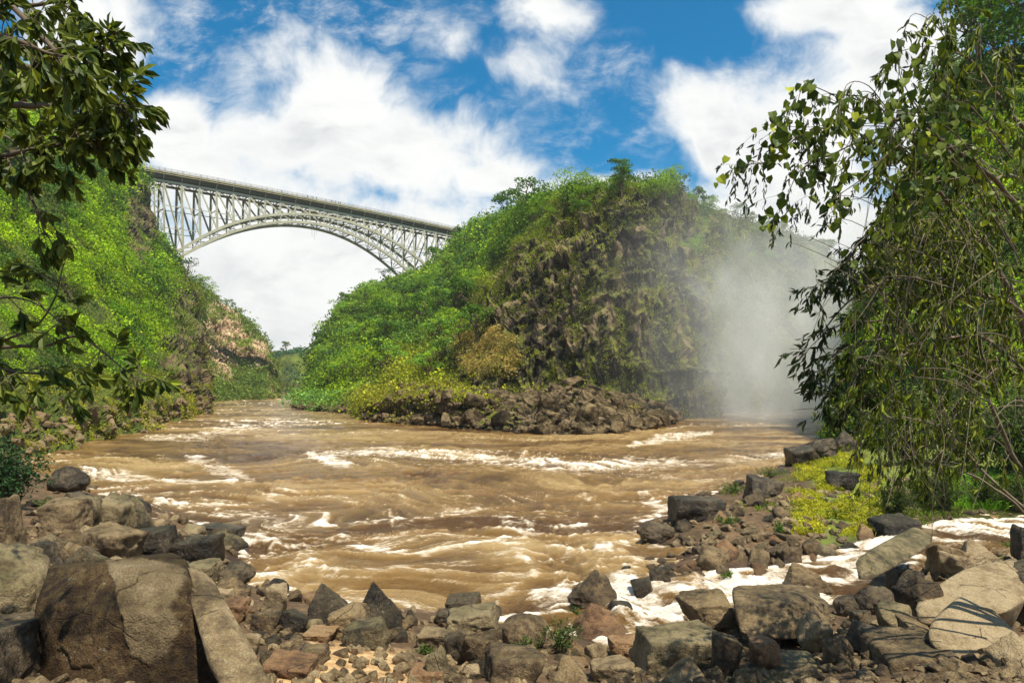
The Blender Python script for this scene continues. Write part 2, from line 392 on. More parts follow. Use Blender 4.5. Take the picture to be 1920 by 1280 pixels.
def build_ground():
    rows = np.concatenate([np.linspace(-14, 8, 40), np.geomspace(8.1, 140, 430), np.geomspace(145, 6000, 40)])
    cols = np.linspace(-1.25, 1.25, 640)
    Yg, A = np.meshgrid(rows, cols, indexing='ij'); Xg = A * (Yg + 18)
    Zg = ground_h(Xg, Yg); Zg = np.where(Yg > 150, np.minimum(Zg, -1.5), Zg)
    m, T = new_mat('river_bank'); geo = T.node('ShaderNodeNewGeometry'); co = geo.outputs['Position']
    n1 = T.noise(co, .5, 6); n2 = T.noise(co, 3.5, 8, .7); n3 = T.noise(co, 22, 4, .7)
    c = T.ramp(T.math('ADD', T.math('MULTIPLY', n1, .4), T.math('MULTIPLY', n2, .6)), [(.38, (.03, .018, .008)), (.5, (.10, .058, .026)), (.64, (.24, .15, .075))])  # base browns kept dark to imitate shaded gaps between the rocks
    c = T.mix(T.maprange(n3, .38, .6, .5, 0), c, (.07, .045, .02))
    at = T.node('ShaderNodeAttribute', attribute_name='green').outputs['Fac']
    c = T.mix(T.maprange(T.math('ADD', at, T.math('MULTIPLY', n2, .9)), .75, .95), c, T.ramp(n3, [(.4, (.05, .08, .012)), (.6, (.20, .24, .02))]))
    sn = T.node('ShaderNodeAttribute', attribute_name='sand').outputs['Fac']
    c = T.mix(T.maprange(T.math('ADD', sn, T.math('MULTIPLY', n2, .5)), .6, .85), c, T.ramp(T.math('ADD', T.math('MULTIPLY', n2, .6), T.math('MULTIPLY', n3, .4)), [(.36, (.20, .10, .04)), (.5, (.46, .29, .13)), (.62, (.66, .48, .26))]))
    pz = T.node('ShaderNodeSeparateXYZ', {0: co}).outputs[2]; wf = T.maprange(pz, .05, .4, 1, 0, True)
    c = T.mix(wf, c, T.mix(1.0, c, (.35, .28, .22), 'MULTIPLY'))
    nb = bump(T, T.math('ADD', n2, T.math('MULTIPLY', n3, .4)), .8, .1)
    finish(T, principled(T, c, T.math('SUBTRACT', .85, T.math('MULTIPLY', wf, .5)), nb, .4))
    px, py = topix(np.stack([Xg, Yg, Zg], -1))
    gr = np.where((Yg > 25) & (Yg < 150) & (px > 1440), sstep(1450, 1560, px) * .5, 0.0)
    me = mesh_np('ground', np.stack([Xg, Yg, Zg], -1), grid_faces(*Xg.shape)[:, ::-1], attrs={'green': gr.ravel(), 'sand': (np.clip(1.35 - np.hypot((px - 640) / 175, (py - 1262) / 66), 0, 1) * (Yg < 25)).ravel()}, mats=[m])
    obj('ground', me, kind='structure')
build_ground()

# ------------------------------------------------------------------ river
def seg_mask(px, py, pts, wd):          # soft mask round a polyline; wd = half width in the same units at each point
    m = np.zeros(px.shape)
    for k in range(len(pts) - 1):
        (ax, ay), (bx, by) = pts[k], pts[k + 1]; ex, ey = bx - ax, by - ay
        t = np.clip(((px - ax) * ex + (py - ay) * ey) / (ex * ex + ey * ey), 0, 1)
        w = wd[k] + (wd[k + 1] - wd[k]) * t
        dd = np.hypot((px - ax - t * ex), (py - ay - t * ey)) / w
        m = np.maximum(m, 1 - dd)
    return np.clip(m, 0, 1)
def build_river():
    pr = np.concatenate([np.linspace(1500, 1300, 40)[:-1], np.linspace(1300, 745, 520)[:-1], np.geomspace(23, .9, 60) + 722])
    rows = 9100 / (pr - 722); cols = np.linspace(-1.35, 1.35, 1500)
    Yg, A = np.meshgrid(rows, cols, indexing='ij'); Xg = A * Yg
    px, py = 960 + A * 1300, np.broadcast_to(pr[:, None], A.shape)
    P = np.stack([Xg, Yg, Xg * 0], -1)
    # the current runs from the right across the pool and round to the far left
    wx = fbm(P / 14, 21, 3) * 9; wy = fbm(P / 14 + 40, 22, 3) * 9
    ang = -.20 + .25 * sstep(-10, 40, Xg)
    ca, sa = np.cos(ang), np.sin(ang)
    Uf = (Xg + wx) * ca + (Yg + wy * .8) * sa; Vf = -(Xg + wx) * sa + (Yg + wy) * ca
    F = lambda su, sv, s: np.stack([Uf / su, Vf / sv, P[..., 2] + s], -1)
    str1 = ridge(F(5.0, 1.6, 0), 31, 5, .58); str2 = ridge(F(1.6, .5, 3), 33, 4, .6); str3 = ridge(F(14, 4, 6), 35, 3, .5)
    # waves
    far = sstep(160, 40, Yg)
    z = fbm(F(9, 3.0, 1), 41, 3) * .36 + (str1 - .6) * .55 + (str2 - .6) * .24
    z = z * (.35 + .65 * far) + (fbm(P / .8, 43, 4) * .07 + (ridge(P / np.array([2.2, .9, 1]), 44, 4) - .6) * .09) * sstep(90, 40, Yg)
    st = seg_mask(px, py, [(1920, 995), (1760, 1012), (1640, 1050), (1500, 1085), (1350, 1110), (1180, 1150)], [35, 30, 42, 40, 42, 60])
    st2 = seg_mask(px, py, [(1770, 1005), (1690, 1075), (1600, 1110)], [26, 26, 26])
    st3 = np.maximum(seg_mask(px, py, [(1560, 1110), (1620, 1130), (1720, 1180)], [40, 40, 40]), seg_mask(px, py, [(1500, 1250), (1590, 1240), (1640, 1300)], [60, 50, 50]))
    rap = np.maximum(np.maximum(sstep(0, .5, st), sstep(0, .5, st2)), sstep(0, .5, st3))
    z += rap * (.14 + fbm(P / np.array([1.1, .5, 1]), 51, 4) * .24) * sstep(60, 30, Yg)
    # white water, stroke by stroke
    strokes = [([(1330, 812), (1240, 822), (1180, 835)], [9, 14, 8], 1.1), ([(1560, 795), (1400, 795), (1250, 800)], [4, 5, 3], .7),
               ([(1500, 845), (1300, 868), (1100, 872), (900, 858), (700, 845), (600, 850)], [10, 18, 20, 18, 14, 10], .85),
               ([(580, 850), (650, 872)], [12, 16], 1.1), ([(1330, 905), (1150, 885), (980, 880)], [8, 12, 8], .6),
               ([(150, 888), (250, 893), (340, 905), (440, 910)], [18, 15, 16, 8], 1.15), ([(360, 860), (430, 885), (470, 905)], [14, 24, 14], .95),
               ([(270, 822), (380, 818), (480, 800)], [8, 16, 10], .85), ([(420, 790), (560, 790), (640, 800)], [12, 16, 10], .4),
               ([(440, 1030), (400, 1070)], [22, 16], 1.2), ([(650, 1022), (760, 1042), (860, 1030)], [5, 10, 6], 1.0), ([(860, 1030), (1000, 1000), (1100, 985)], [6, 8, 6], .65),
               ([(940, 985), (1000, 992)], [9, 14], .7), ([(1200, 935), (1240, 960), (1215, 985)], [12, 16, 12], .75), ([(1010, 1120), (1100, 1110), (1180, 1100)], [30, 36, 25], .9),
               ([(1000, 1060), (1180, 1030), (1260, 1010)], [7, 8, 8], .6), ([(560, 985), (800, 975), (1000, 950)], [9, 13, 8], .45), ([(300, 950), (500, 960)], [14, 20], .45),
               ([(880, 1165), (1010, 1150)], [12, 18], .9)]
    fm = np.zeros(px.shape)
    for pts, wd, k in strokes: fm = np.maximum(fm, sstep(0, .75, seg_mask(px + fbm(P / 3, 61, 3) * 14, py + fbm(P / 4, 62, 3) * 7, pts, wd)) * k)
    shore = np.exp(-np.abs(np.maximum(sdist(Xg, Yg, NEAR), sdist(Xg, Yg, HEAD))) / 1.1) * sstep(120, 60, Yg)
    net = sstep(.70, .93, str1) * .6 + sstep(.71, .93, str2) * .6 + sstep(.62, .9, str3) * .22
    zone = sstep(.40, .62, vn(P / np.array([26, 13, 1]), 71)) * .75 + .25
    foam = net * zone * (.64 + .3 * sstep(.2, -.3, A) + .25 * sstep(.1, .4, A)) + fm * (.20 + 1.25 * (str1 * .35 + str2 * .65 - .36)) + shore * .45 * sstep(.5, .8, str2) + rap * (.56 + 1.0 * fbm(F(1.6, .35, 8), 82, 5)) + sstep(0, .5, st2) * -.25
    foam = np.clip(foam, 0, 1.3)
    tone = np.clip(.46 + fbm(F(22, 7, 2), 91, 4) * .7 + (str1 - .6) * .9 + (str2 - .6) * .6, 0, 1)  # troughs coloured darker and crests paler, imitating wave shade and highlights
    Zg = z * 1.0
    m, T = new_mat('muddy_river'); geo = T.node('ShaderNodeNewGeometry'); co = geo.outputs['Position']
    fo = T.node('ShaderNodeAttribute', attribute_name='foam').outputs['Fac']; to = T.node('ShaderNodeAttribute', attribute_name='tone').outputs['Fac']
    cs = T.scale(co, (1, 2.6, 1))
    n1 = T.noise(cs, .9, 8, .68, 1.2); n2 = T.noise(cs, 3.6, 7, .72, 1.0); n0 = T.noise(T.scale(co, (.35, 1, 1)), .16, 5, .6)
    c = T.ramp(T.math('ADD', T.math('MULTIPLY', to, .6), T.math('MULTIPLY', n0, .4)), [(.30, (.080, .038, .008)), (.55, (.205, .116, .032)), (.80, (.40, .268, .108))])
    f = T.math('ADD', fo, T.math('MULTIPLY', T.math('SUBTRACT', T.math('ADD', T.math('MULTIPLY', n1, .45), T.math('MULTIPLY', n2, .55)), .5), 2.6))
    ff = T.maprange(f, .22, 1.1, 0, 1, True)
    c = T.mix(ff, c, T.mix(T.maprange(f, .35, 1.0), (.55, .40, .22), (.84, .77, .66)))
    h = T.math('ADD', T.math('MULTIPLY', n1, .7), T.math('MULTIPLY', n2, .4))
    nb = bump(T, h, .9, .30)
    finish(T, principled(T, c, T.maprange(ff, 0, 1, .16, .6), nb, .5))
    me = mesh_np('river_water', np.stack([Xg, Yg, Zg], -1), grid_faces(*Xg.shape), attrs={'foam': foam.ravel(), 'tone': tone.ravel()}, mats=[m])
    obj('river_water', me, kind='structure')
build_river()

# ------------------------------------------------------------------ cliffs and hills
def extrude_back(C, back, drop=0.0):
    """C[s][k] = (px, py, d); adds plateau rows behind the rim so the hill is solid"""
    W = np.array([[P3(*q) for q in colm] for colm in C])
    rim = W[:, -1]
    dirn = rim[:, :2] / np.linalg.norm(rim[:, :2], axis=1)[:, None]
    rows = [W]
    for b in back:
        r = rim.copy(); r[:, :2] += dirn * b; r[:, 2] -= drop * b; rows.append(r[:, None])
    r = rim.copy(); r[:, :2] += dirn * (back[-1] + 30); r[:, 2] = -5; rows.append(r[:, None])
    return np.concatenate(rows, 1)
def hill(name, C, S, Tn, back, mat, rock=1.0, seed=0, mossf=None, block=(5, 5, 9), amp=(4., 2.2, .8), foot=True, drop=0.0, flute=0.0):
    W = extrude_back(C, back, drop)
    if foot:
        f = W[:, :1].copy(); f[:, :, 2] = -3.0; f[..., 1] -= .8; W = np.concatenate([f, W], 1)
    G = catmull(W, S); G = catmull(G.transpose(1, 0, 2), Tn).transpose(1, 0, 2)
    N = grid_normals(G)
    if np.mean((N * (np.array([0, 0, CAM_Z]) - G)).sum(-1)[:, :Tn // 2]) < 0: N = -N
    N = N * .8 + np.array([0, 0, .12])
    px, py = topix(G)
    rk = np.clip(mossf(px, py, G)[1], 0, 1)                       # rockiness
    q = G / np.array(block); q = q + fbm(G / 9, seed + 3, 2)[..., None] * .5
    _, F2, c1 = worley(q, seed); F1b, F2b, c2 = worley(G / np.array(block) * 2.6 + 5, seed + 4)
    d = fbm(G / 22, seed + 1, 4) * amp[0] + (c1 - .5) * 2 * amp[1] * rk + (c2 - .5) * 2 * amp[2] * rk + fbm(G / 2.6, seed + 7, 3) * .45
    led = ridge(np.stack([G[..., 0] / 60, G[..., 1] / 60, G[..., 2] / 7], -1), seed + 9, 2)
    d += (led - .5) * 5.0 * rk
    if flute: d += (ridge(np.stack([G[..., 0] / 3.4 + fbm(G / 8, seed + 8, 2), G[..., 1] / 3.4, G[..., 2] / 16], -1), seed + 12, 4, .55) - .62) * flute * rk
    Gd = G + N * d[..., None]
    moss = mossf(px, py, G)[0]
    me = mesh_np(name, Gd, grid_faces(S, Tn), smooth=False, attrs={'moss': np.clip(moss, 0, 1).ravel(), 'tone': np.clip(c1 * .6 + c2 * .4, 0, 1).ravel()}, mats=[mat])
    obj(name, me, kind='structure')
    Nd = grid_normals(Gd)
    if np.mean((Nd * (np.array([0, 0, CAM_Z]) - Gd)).sum(-1)[:, :Tn // 2]) < 0: Nd = -Nd
    return Gd, Nd
def ell(px, py, cx, cy, rx, ry): return np.clip(1 - np.hypot((px - cx) / rx, (py - cy) / ry), 0, 1)
wob = lambda G, s: fbm(G / 12, s, 3)

LC = [[(-700, 960, 38), (-720, 600, 45), (-740, 200, 60), (-760, -200, 85), (-780, -500, 110)],
      [(-250, 915, 47), (-260, 700, 53), (-270, 450, 70), (-280, 150, 95), (-290, -100, 130)],
      [(70, 850, 71), (50, 700, 79), (30, 470, 105), (20, 260, 150), (20, 130, 190)],
      [(197, 822, 91), (182, 700, 103), (157, 480, 140), (132, 320, 190), (117, 225, 235)],
      [(297, 796, 122), (282, 690, 135), (252, 520, 185), (217, 380, 240), (182, 255, 285)],
      [(380, 775, 170), (373, 690, 182), (352, 560, 228), (296, 455, 298), (253, 310, 308)],
      [(376, 764, 215), (364, 690, 240), (342, 590, 268), (290, 482, 325), (228, 345, 335)],
      [(340, 757, 255), (320, 690, 290), (300, 600, 310), (240, 500, 345), (175, 390, 350)],
      [(300, 752, 290), (280, 690, 330), (270, 600, 350), (200, 500, 380), (150, 430, 390)]]
def lmoss(px, py, G):
    w = wob(G, 100) * 30
    rock = np.maximum.reduce([ell(px, py, 258, 415, 55, 95) * 2.4, sstep(335, 375, px + w) * sstep(500, 560, py), sstep(700, 735, py + w * .6) * .62, ell(px, py, 345, 680, 75, 110) * 2.0, ell(px + w * .5, py, 345, 575, 62, 115) * 1.1])
    return 1 - np.clip(rock, 0, 1) * .62, np.clip(rock, .08, 1)
LG, LN = hill('cliff_left_bank', LC, 520, 340, [60, 200], M['cliffg'], seed=200, mossf=lmoss, block=(4, 4, 10), amp=(5.5, 1.4, .8))

L2 = [[(330, 765, 250), (330, 700, 265), (330, 620, 280), (340, 560, 300)],
      [(400, 757, 300), (392, 690, 330), (385, 620, 380), (378, 552, 420)],
      [(455, 750, 340), (445, 690, 370), (430, 640, 410), (418, 578, 450)],
      [(500, 748, 350), (492, 700, 375), (485, 665, 400), (462, 615, 450)],
      [(516, 744, 400), (510, 715, 410), (503, 690, 420), (496, 655, 450)],
      [(500, 741, 460), (495, 715, 470), (490, 690, 480), (480, 660, 500)]]
def l2m(px, py, G):
    w = wob(G, 110) * 22
    rock = np.maximum(ell(px, py + w, 412, 635, 62, 105) * 2.6, np.maximum(ell(px, py + w * .5, 475, 655, 55, 45) * 2.5, sstep(488, 505, px) * .7))
    return 1 - np.clip(rock, 0, 1), np.clip(rock, .1, 1)
L2G, L2N = hill('cliff_downstream', L2, 150, 110, [60, 200], M['pink'], seed=240, mossf=l2m, block=(5, 5, 12), amp=(3, 2.0, .8))
FH = [[(380, 742, 700), (380, 700, 720), (380, 668, 760)], [(480, 742, 690), (480, 700, 700), (490, 667, 740)], [(540, 742, 640), (540, 700, 660), (545, 665, 700)],
      [(600, 742, 660), (600, 700, 680), (600, 663, 720)], [(720, 742, 700), (720, 700, 720), (720, 660, 760)]]
FHG, FHN = hill('far_hill', FH, 120, 60, [200, 900], M['cliffg'], seed=260, mossf=lambda px, py, G: (px * 0 + .9, px * 0 + .1), amp=(6, .5, .3))

IS = [[(730, 742, 520), (735, 700, 530), (745, 640, 540), (760, 590, 550), (790, 560, 560)],
      [(634, 746, 400), (637, 700, 410), (654, 640, 425), (714, 580, 440), (794, 535, 450)],
      [(588, 756, 262), (602, 705, 272), (620, 648, 305), (662, 582, 350), (720, 548, 390)],
      [(604, 767, 205), (642, 705, 222), (682, 640, 262), (744, 568, 320), (814, 512, 385)],
      [(665, 772, 178), (725, 712, 188), (775, 630, 232), (838, 540, 300), (885, 448, 370)],
      [(775, 768, 160), (840, 700, 168), (893, 600, 194), (925, 490, 240), (938, 428, 290)],
      [(880, 762, 148), (925, 690, 152), (950, 570, 167), (988, 465, 192), (1030, 386, 222)],
      [(990, 755, 142), (1018, 650, 146), (1055, 520, 156), (1090, 440, 172), (1105, 374, 190)],
      [(1110, 752, 140), (1135, 650, 142), (1155, 520, 149), (1182, 432, 162), (1200, 366, 178)],
      [(1225, 755, 143), (1245, 650, 146), (1252, 520, 153), (1256, 436, 166), (1258, 378, 182)],
      [(1318, 762, 152), (1330, 650, 158), (1325, 540, 172), (1305, 450, 192), (1290, 416, 205)],
      [(1345, 764, 180), (1372, 650, 192), (1372, 540, 212), (1358, 460, 230), (1348, 416, 242)],
      [(1420, 768, 190), (1440, 680, 200), (1442, 570, 220), (1438, 490, 236), (1432, 446, 248)],
      [(1540, 770, 196), (1550, 680, 204), (1552, 600, 215), (1540, 530, 228), (1522, 476, 240)],
      [(1650, 772, 200), (1650, 700, 208), (1640, 620, 218), (1610, 560, 232), (1572, 512, 250)],
      [(1950, 772, 205), (1950, 700, 215), (1940, 640, 225), (1900, 600, 240), (1850, 580, 260)]]
def imoss(px, py, G):
    w = wob(G, 120) * 45
    edge = np.interp(py, [340, 380, 430, 480, 560, 640, 700, 760], [1080, 1050, 1000, 930, 875, 835, 825, 850])
    rock = sstep(-15, 45, px + w - edge) * sstep(352, 395, py + w * .6)
    rock = rock * (1 - .45 * sstep(1290, 1380, px)) * (1 - .8 * ell(px, py, 925, 665, 80, 55))
    rock = np.maximum(rock, ell(px, py, 1175, 450, 70, 150) * 1.8)
    return 1 - rock * .53 - .2 * rock * ell(px, py, 1000, 600, 160, 120), np.clip(rock, .1, 1)
IG, IN = hill('cliff_promontory', IS, 1000, 440, [50, 160], M['cliff'], seed=300, mossf=imoss, block=(4.2, 4.2, 12), amp=(5.0, 1.5, .9), flute=4.6)

RH = [[(1640, 770, 130), (1680, 640, 140), (1740, 500, 150), (1800, 380, 165), (1860, 290, 180)],
      [(1572, 816, 94), (1600, 690, 98), (1650, 520, 104), (1715, 330, 112), (1775, 190, 122)],
      [(1600, 850, 70), (1640, 700, 76), (1700, 480, 84), (1770, 260, 94), (1830, 130, 104)],
      [(1700, 880, 58), (1730, 700, 64), (1780, 450, 72), (1840, 230, 82), (1890, 105, 92)],
      [(1850, 900, 51), (1870, 700, 56), (1900, 450, 64), (1940, 200, 74), (1970, 70, 84)],
      [(2150, 930, 46), (2170, 700, 52), (2190, 400, 62), (2220, 100, 74), (2250, -100, 84)],
      [(2800, 960, 38), (2820, 600, 46), (2850, 200, 60), (2880, -200, 76), (2900, -400, 84)]]
RG, RN = hill('hillside_right_bank', RH, 240, 200, [40, 160], M['cliffg'], seed=340, mossf=lambda px, py, G: (px * 0 + .9, px * 0 + .25), amp=(3, 1.2, .6))

# low shelf in front of the promontory: an undercut ledge on the left and the rubble cone on the right
def build_shelf():
    edge = [(548, 766), (600, 771), (660, 777), (690, 789), (760, 794), (860, 803), (960, 810), (1060, 814), (1150, 812), (1225, 803), (1262, 790), (1300, 779), (1380, 772)]
    hgt = [1.2, 1.8, 3.0, 3.6, 4.8, 4.8, 3.4, 4.8, 3.6, 2.2, 1.5, 1.0, .8]
    C = []
    for k, (x, y) in enumerate(edge):
        b = PW(x, y)[:2]; u = b / np.linalg.norm(b); h = hgt[k]
        und = 1 if 3 <= k <= 5 else 0
        pts = [(0, -1.5), (.5, .15), (2.0, .9)]
        pts += [(5.0, 1.2), (6.0, h * .45), (5.0, h * .75), (6.5, h)] if und else [(5, h * .3), (9, h * .6), (14, h * .85), (20, h)]
        pts += [(32, h + 1.0), (48, h + 2), (70, h + 3)]
        C.append([[*(b + u * a), z] for a, z in pts])
    C = np.array(C); G = catmull(C, 420); G = catmull(G.transpose(1, 0, 2), 130).transpose(1, 0, 2)
    N = grid_normals(G); N *= np.sign(np.sum(N[..., 2])) if True else 1
    _, _, c1 = worley(G / np.array([2.2, 2.2, 1.3]), 71); _, _, c2 = worley(G / np.array([.8, .8, .6]), 75)
    px, py = topix(G); ed = sstep(900, 840, px) * sstep(650, 700, px)
    d = (c1 - .5) * 1.3 + (c2 - .5) * .5 + fbm(G / 5, 77, 3) * .6
    Gd = G + N * d[..., None] * .8
    px, py = topix(Gd)
    moss = np.where(N[..., 2] > .75, .72, .28) + .22 * ed - .5 * sstep(900, 1000, px)
    moss = np.where(Gd[..., 2] < .6, 0, moss)
    me = mesh_np('rock_shelf', Gd, grid_faces(420, 130), smooth=False, attrs={'moss': np.clip(moss, 0, 1).ravel(), 'tone': c1.ravel()}, mats=[M['cliff']])
    obj('rock_shelf', me, kind='structure')
    Nd = grid_normals(Gd); Nd *= np.sign(np.sum(Nd[..., 2])); return Gd, Nd
SG, SN = build_shelf()

# ------------------------------------------------------------------ foliage
def unit(v): return v / (np.linalg.norm(v, axis=-1, keepdims=True) + 1e-9)
DIA = np.array([[0, 0, 0], [.5, .42, .12], [0, 1, 0], [-.5, .42, .12]])      # a folded leaf spray
def sprays(pos, nrm, size, r=rng):
    n = len(pos); a = unit(nrm + r.normal(0, .55, (n, 3))); t = unit(np.cross(a, r.normal(0, 1, (n, 3)))); b = np.cross(a, t)
    sz = (size * r.uniform(.6, 1.35, n))[:, None, None]
    D = DIA - np.array([0, .5, 0])
    V = pos[:, None] + sz * (D[None, :, :1] * b[:, None] * .8 + D[None, :, 1:2] * t[:, None] + D[None, :, 2:] * a[:, None])
    F = np.arange(n * 4).reshape(n, 4)
    return V.reshape(-1, 3), F
def bush_pts(n, seed, lobes=5, flat=.75):
    r = np.random.default_rng(seed); c = r.normal(0, .42, (lobes, 3)); c[:, 2] = np.abs(c[:, 2]) * .6 + .15; rad = r.uniform(.35, .62, lobes)
    k = r.integers(0, lobes, n); d = unit(r.normal(0, 1, (n, 3))); d[:, 2] = np.abs(d[:, 2]) * .9 - .15; d = unit(d)
    p = c[k] + d * (rad[k] * r.uniform(.75, 1.08, n))[:, None]; p[:, 2] *= flat
    return p, unit(d + p * .3)
BUSH = [bush_pts(84, 900 + k, 7) for k in range(8)]
def bushes(name, pos, nrm, size, colr, leaf=.22, npl=84, mat='leaf', seed=1, label=None, kind='stuff', vary=.35):
    """one mesh of many bushes: pos (n,3), nrm (n,3), size (n), colr (n,3)"""
    r = np.random.default_rng(seed); Vs = []; Cs = []; Ls = []; Ns = []
    for k in range(8):
        ix = np.arange(k, len(pos), 8)
        if not len(ix): continue
        bp, bn = BUSH[k]; bp = bp[:npl]; bn = bn[:npl]; m = len(bp)
        an = r.uniform(0, 6.283, len(ix)); ca, sa = np.cos(an), np.sin(an)
        up = unit(nrm[ix] * .7 + np.array([0, 0, .6])); xa = unit(np.cross(up, np.array([.3, .9, .1]))); ya = np.cross(up, xa)
        x2 = xa * ca[:, None] + ya * sa[:, None]; y2 = -xa * sa[:, None] + ya * ca[:, None]
        tr = lambda q: q[None, :, :1] * x2[:, None] + q[None, :, 1:2] * y2[:, None] + q[None, :, 2:] * up[:, None]
        s = size[ix][:, None, None]
        Vs.append((pos[ix][:, None] + tr(bp) * s).reshape(-1, 3)); Ns.append(tr(bn).reshape(-1, 3)); Ls.append(np.repeat(size[ix] * leaf, m))
        v = r.uniform(1 - vary, 1 + vary, (len(ix), m, 1)) * r.uniform(.5, 1.4, (len(ix), 1, 1)); hue = r.normal(0, .10, (len(ix), m, 1))
        cc = colr[ix][:, None] * v * np.concatenate([1 + hue, 1 + hue * 0, 1 - hue], -1)
        Cs.append(cc.reshape(-1, 3))
    p = np.concatenate(Vs); nn = np.concatenate(Ns); ls = np.concatenate(Ls); cc = np.clip(np.concatenate(Cs), .003, .75)
    V, F = sprays(p, nn, ls, r)
    me = mesh_np(name, V, F, smooth=False, attrs={'tint': np.repeat(cc, 4, 0)}, mats=[M[mat]])
    return obj(name, me, kind=kind, label=label)
def pick(G, N, n, dens, seed, tmax=.8):
    """n random surface points of a hill, thinned by dens(px, py, P)"""
    r = np.random.default_rng(seed); S, Tn = G.shape[:2]; tm = int(Tn * tmax)
    a = np.linalg.norm(np.cross(G[1:, :-1] - G[:-1, :-1], G[:-1, 1:] - G[:-1, :-1]), axis=-1)[:, :tm]
    dist = np.linalg.norm(G[:-1, :-1][:, :tm], axis=-1); px, py = topix(G[:-1, :-1][:, :tm])
    on = (px > -350) & (px < 2300) & (py > -250)
    wgt = (a / dist ** 1.3 * on * np.clip(dens(px, py, G[:-1, :-1][:, :tm]), 0, 1)).ravel(); wgt /= wgt.sum()
    k = r.choice(len(wgt), n, p=wgt); i, j = k // tm, k % tm
    u, v = r.uniform(0, 1, (2, n))[..., None]
    p = G[i, j] * (1 - u) * (1 - v) + G[i + 1, j] * u * (1 - v) + G[i, j + 1] * (1 - u) * v + G[i + 1, j + 1] * u * v
    return p, N[i, j]
def mixc(a, b, t): t = np.asarray(t)[..., None]; return np.asarray(a) * (1 - t) + np.asarray(b) * t
G_BRI = np.array([.34, .52, .014]); G_MID = np.array([.11, .235, .018]); G_DRK = np.array([.028, .065, .012]); G_YEL = np.array([.38, .38, .02]); G_OLV = np.array([.13, .14, .02]); G_TAN = np.array([.42, .31, .10]); G_COOL = np.array([.10, .25, .055])

# left cliff
def ld(px, py, G): m, rk = lmoss(px, py, G); return 1.0 - rk * .74
p, n = pick(LG, LN, 5200, ld, 1); px, py = topix(p); d = p[:, 1]
t = np.clip(.5 + fbm(p / 9, 130, 3) * 1.3, 0, 1)
c = mixc(G_MID, G_BRI, t); k = ell(px, py, 200, 560, 260, 230) * 1.3
c = mixc(c, G_BRI * .95, np.clip(k * t, 0, 1)); c = mixc(c, G_DRK * 1.6, np.clip(sstep(.60, .32, vn(p / 8, 133)), 0, .92)); c = mixc(c, G_OLV, sstep(300, 370, px) * .8); c = mixc(c, np.array([.30, .30, .03]), sstep(690, 725, py) * .9); lrk = lmoss(px, py, p)[1]
bushes('shrub_cover', p, n, np.clip(d * rng.uniform(.010, .028, len(p)) * (1 - .6 * lrk), .5, 6.5), c, seed=2, label='bright green shrubs blanketing the steep left bank below the bridge', leaf=.15)
# promontory
def idn(px, py, G): m, rk = imoss(px, py, G); return 1.0 - rk * .68
p, n = pick(IG, IN, 9500, idn, 3); px, py = topix(p); d = p[:, 1]
t = np.clip(.5 + fbm(p / 10, 140, 3) * 1.3, 0, 1); m_, rk = imoss(px, py, p)
c = mixc(G_COOL * .8, G_BRI * .85, t); c = mixc(c, G_MID, sstep(900, 1000, px)); c = mixc(c, mixc(G_OLV * 1.2, np.array([.30, .34, .025]), t), np.clip(rk * 1.2, 0, 1))
c = mixc(c, G_YEL, ell(px, py, 790, 695, 120, 42) ** .5); c = mixc(c, G_TAN, np.clip(ell(px, py, 922, 662, 72, 48) * 2.5, 0, 1) * .9)
c = mixc(c, G_OLV * .9, sstep(1290, 1400, px) * .7); c = mixc(c, G_DRK * 1.5, np.clip(sstep(.48, .22, vn(p / 7, 143)), 0, .85) * (1 - rk * .5))
sz = d * rng.uniform(.010, .028, len(p)) * (1 - .62 * rk); bushes('shrub_cover', p, n, sz, c, seed=4, label='green and yellow shrubs and moss covering the central rocky promontory', leaf=.15)
p, n = pick(IG, IN, 1500, lambda px, py, G: imoss(px, py, G)[1] * (imoss(px, py, G)[1] > .3) * (vn(G / 9, 37) > .42), 33)
p = np.concatenate([p - np.array([0, 0, 1.1]) * k for k in range(4)]); n = np.tile(n, (4, 1)); c = mixc(np.array([.07, .12, .012]), np.array([.34, .38, .03]), np.tile(rng.uniform(0, 1, len(p) // 4), 4))
bushes('hanging_plants', p + n * .5, n, p[:, 1] * rng.uniform(.0045, .009, len(p)), c, seed=34, label='yellow green plants and grasses hanging in strips down the dark rock face', leaf=.22, npl=26)
p, n = pick(IG, IN, 420, lambda px, py, G: sstep(0, .3, ell(px, py, 920, 664, 62, 44)), 31); c = mixc(np.array([.30, .28, .06]), np.array([.46, .33, .11]), rng.uniform(0, 1, len(p)))
bushes('shrub_cover', p + n * .6, n, p[:, 1] * rng.uniform(.008, .016, len(p)), c, seed=32, label='patch of tan orange dry shrubs low on the promontory', leaf=.17)
# downstream cliff, far hill, shelf
def l2d(px, py, G): m, rk = l2m(px, py, G); return 1 - rk * .93
p, n = pick(L2G, L2N, 2600, l2d, 5); c = mixc(np.array([.10, .17, .03]), np.array([.20, .27, .05]), rng.uniform(0, 1, len(p)))
bushes('shrub_cover', p, n, p[:, 1] * rng.uniform(.007, .013, len(p)), c, seed=6, label='green scrub on the pink downstream cliff', leaf=.24, npl=30)
p, n = pick(FHG, FHN, 1800, lambda px, py, G: px * 0 + 1, 7); c = mixc(np.array([.035, .10, .045]), np.array([.07, .17, .07]), rng.uniform(0, 1, len(p)))
bushes('shrub_cover', p, n, p[:, 1] * rng.uniform(.007, .013, len(p)), c, seed=8, label='blue green forest on the far hill at the end of the gorge', leaf=.26, npl=26)
def shd(px, py, G): return (np.where(G[..., 2] > 2.2, 1.0, .15)) * (1 - .93 * sstep(880, 960, px))
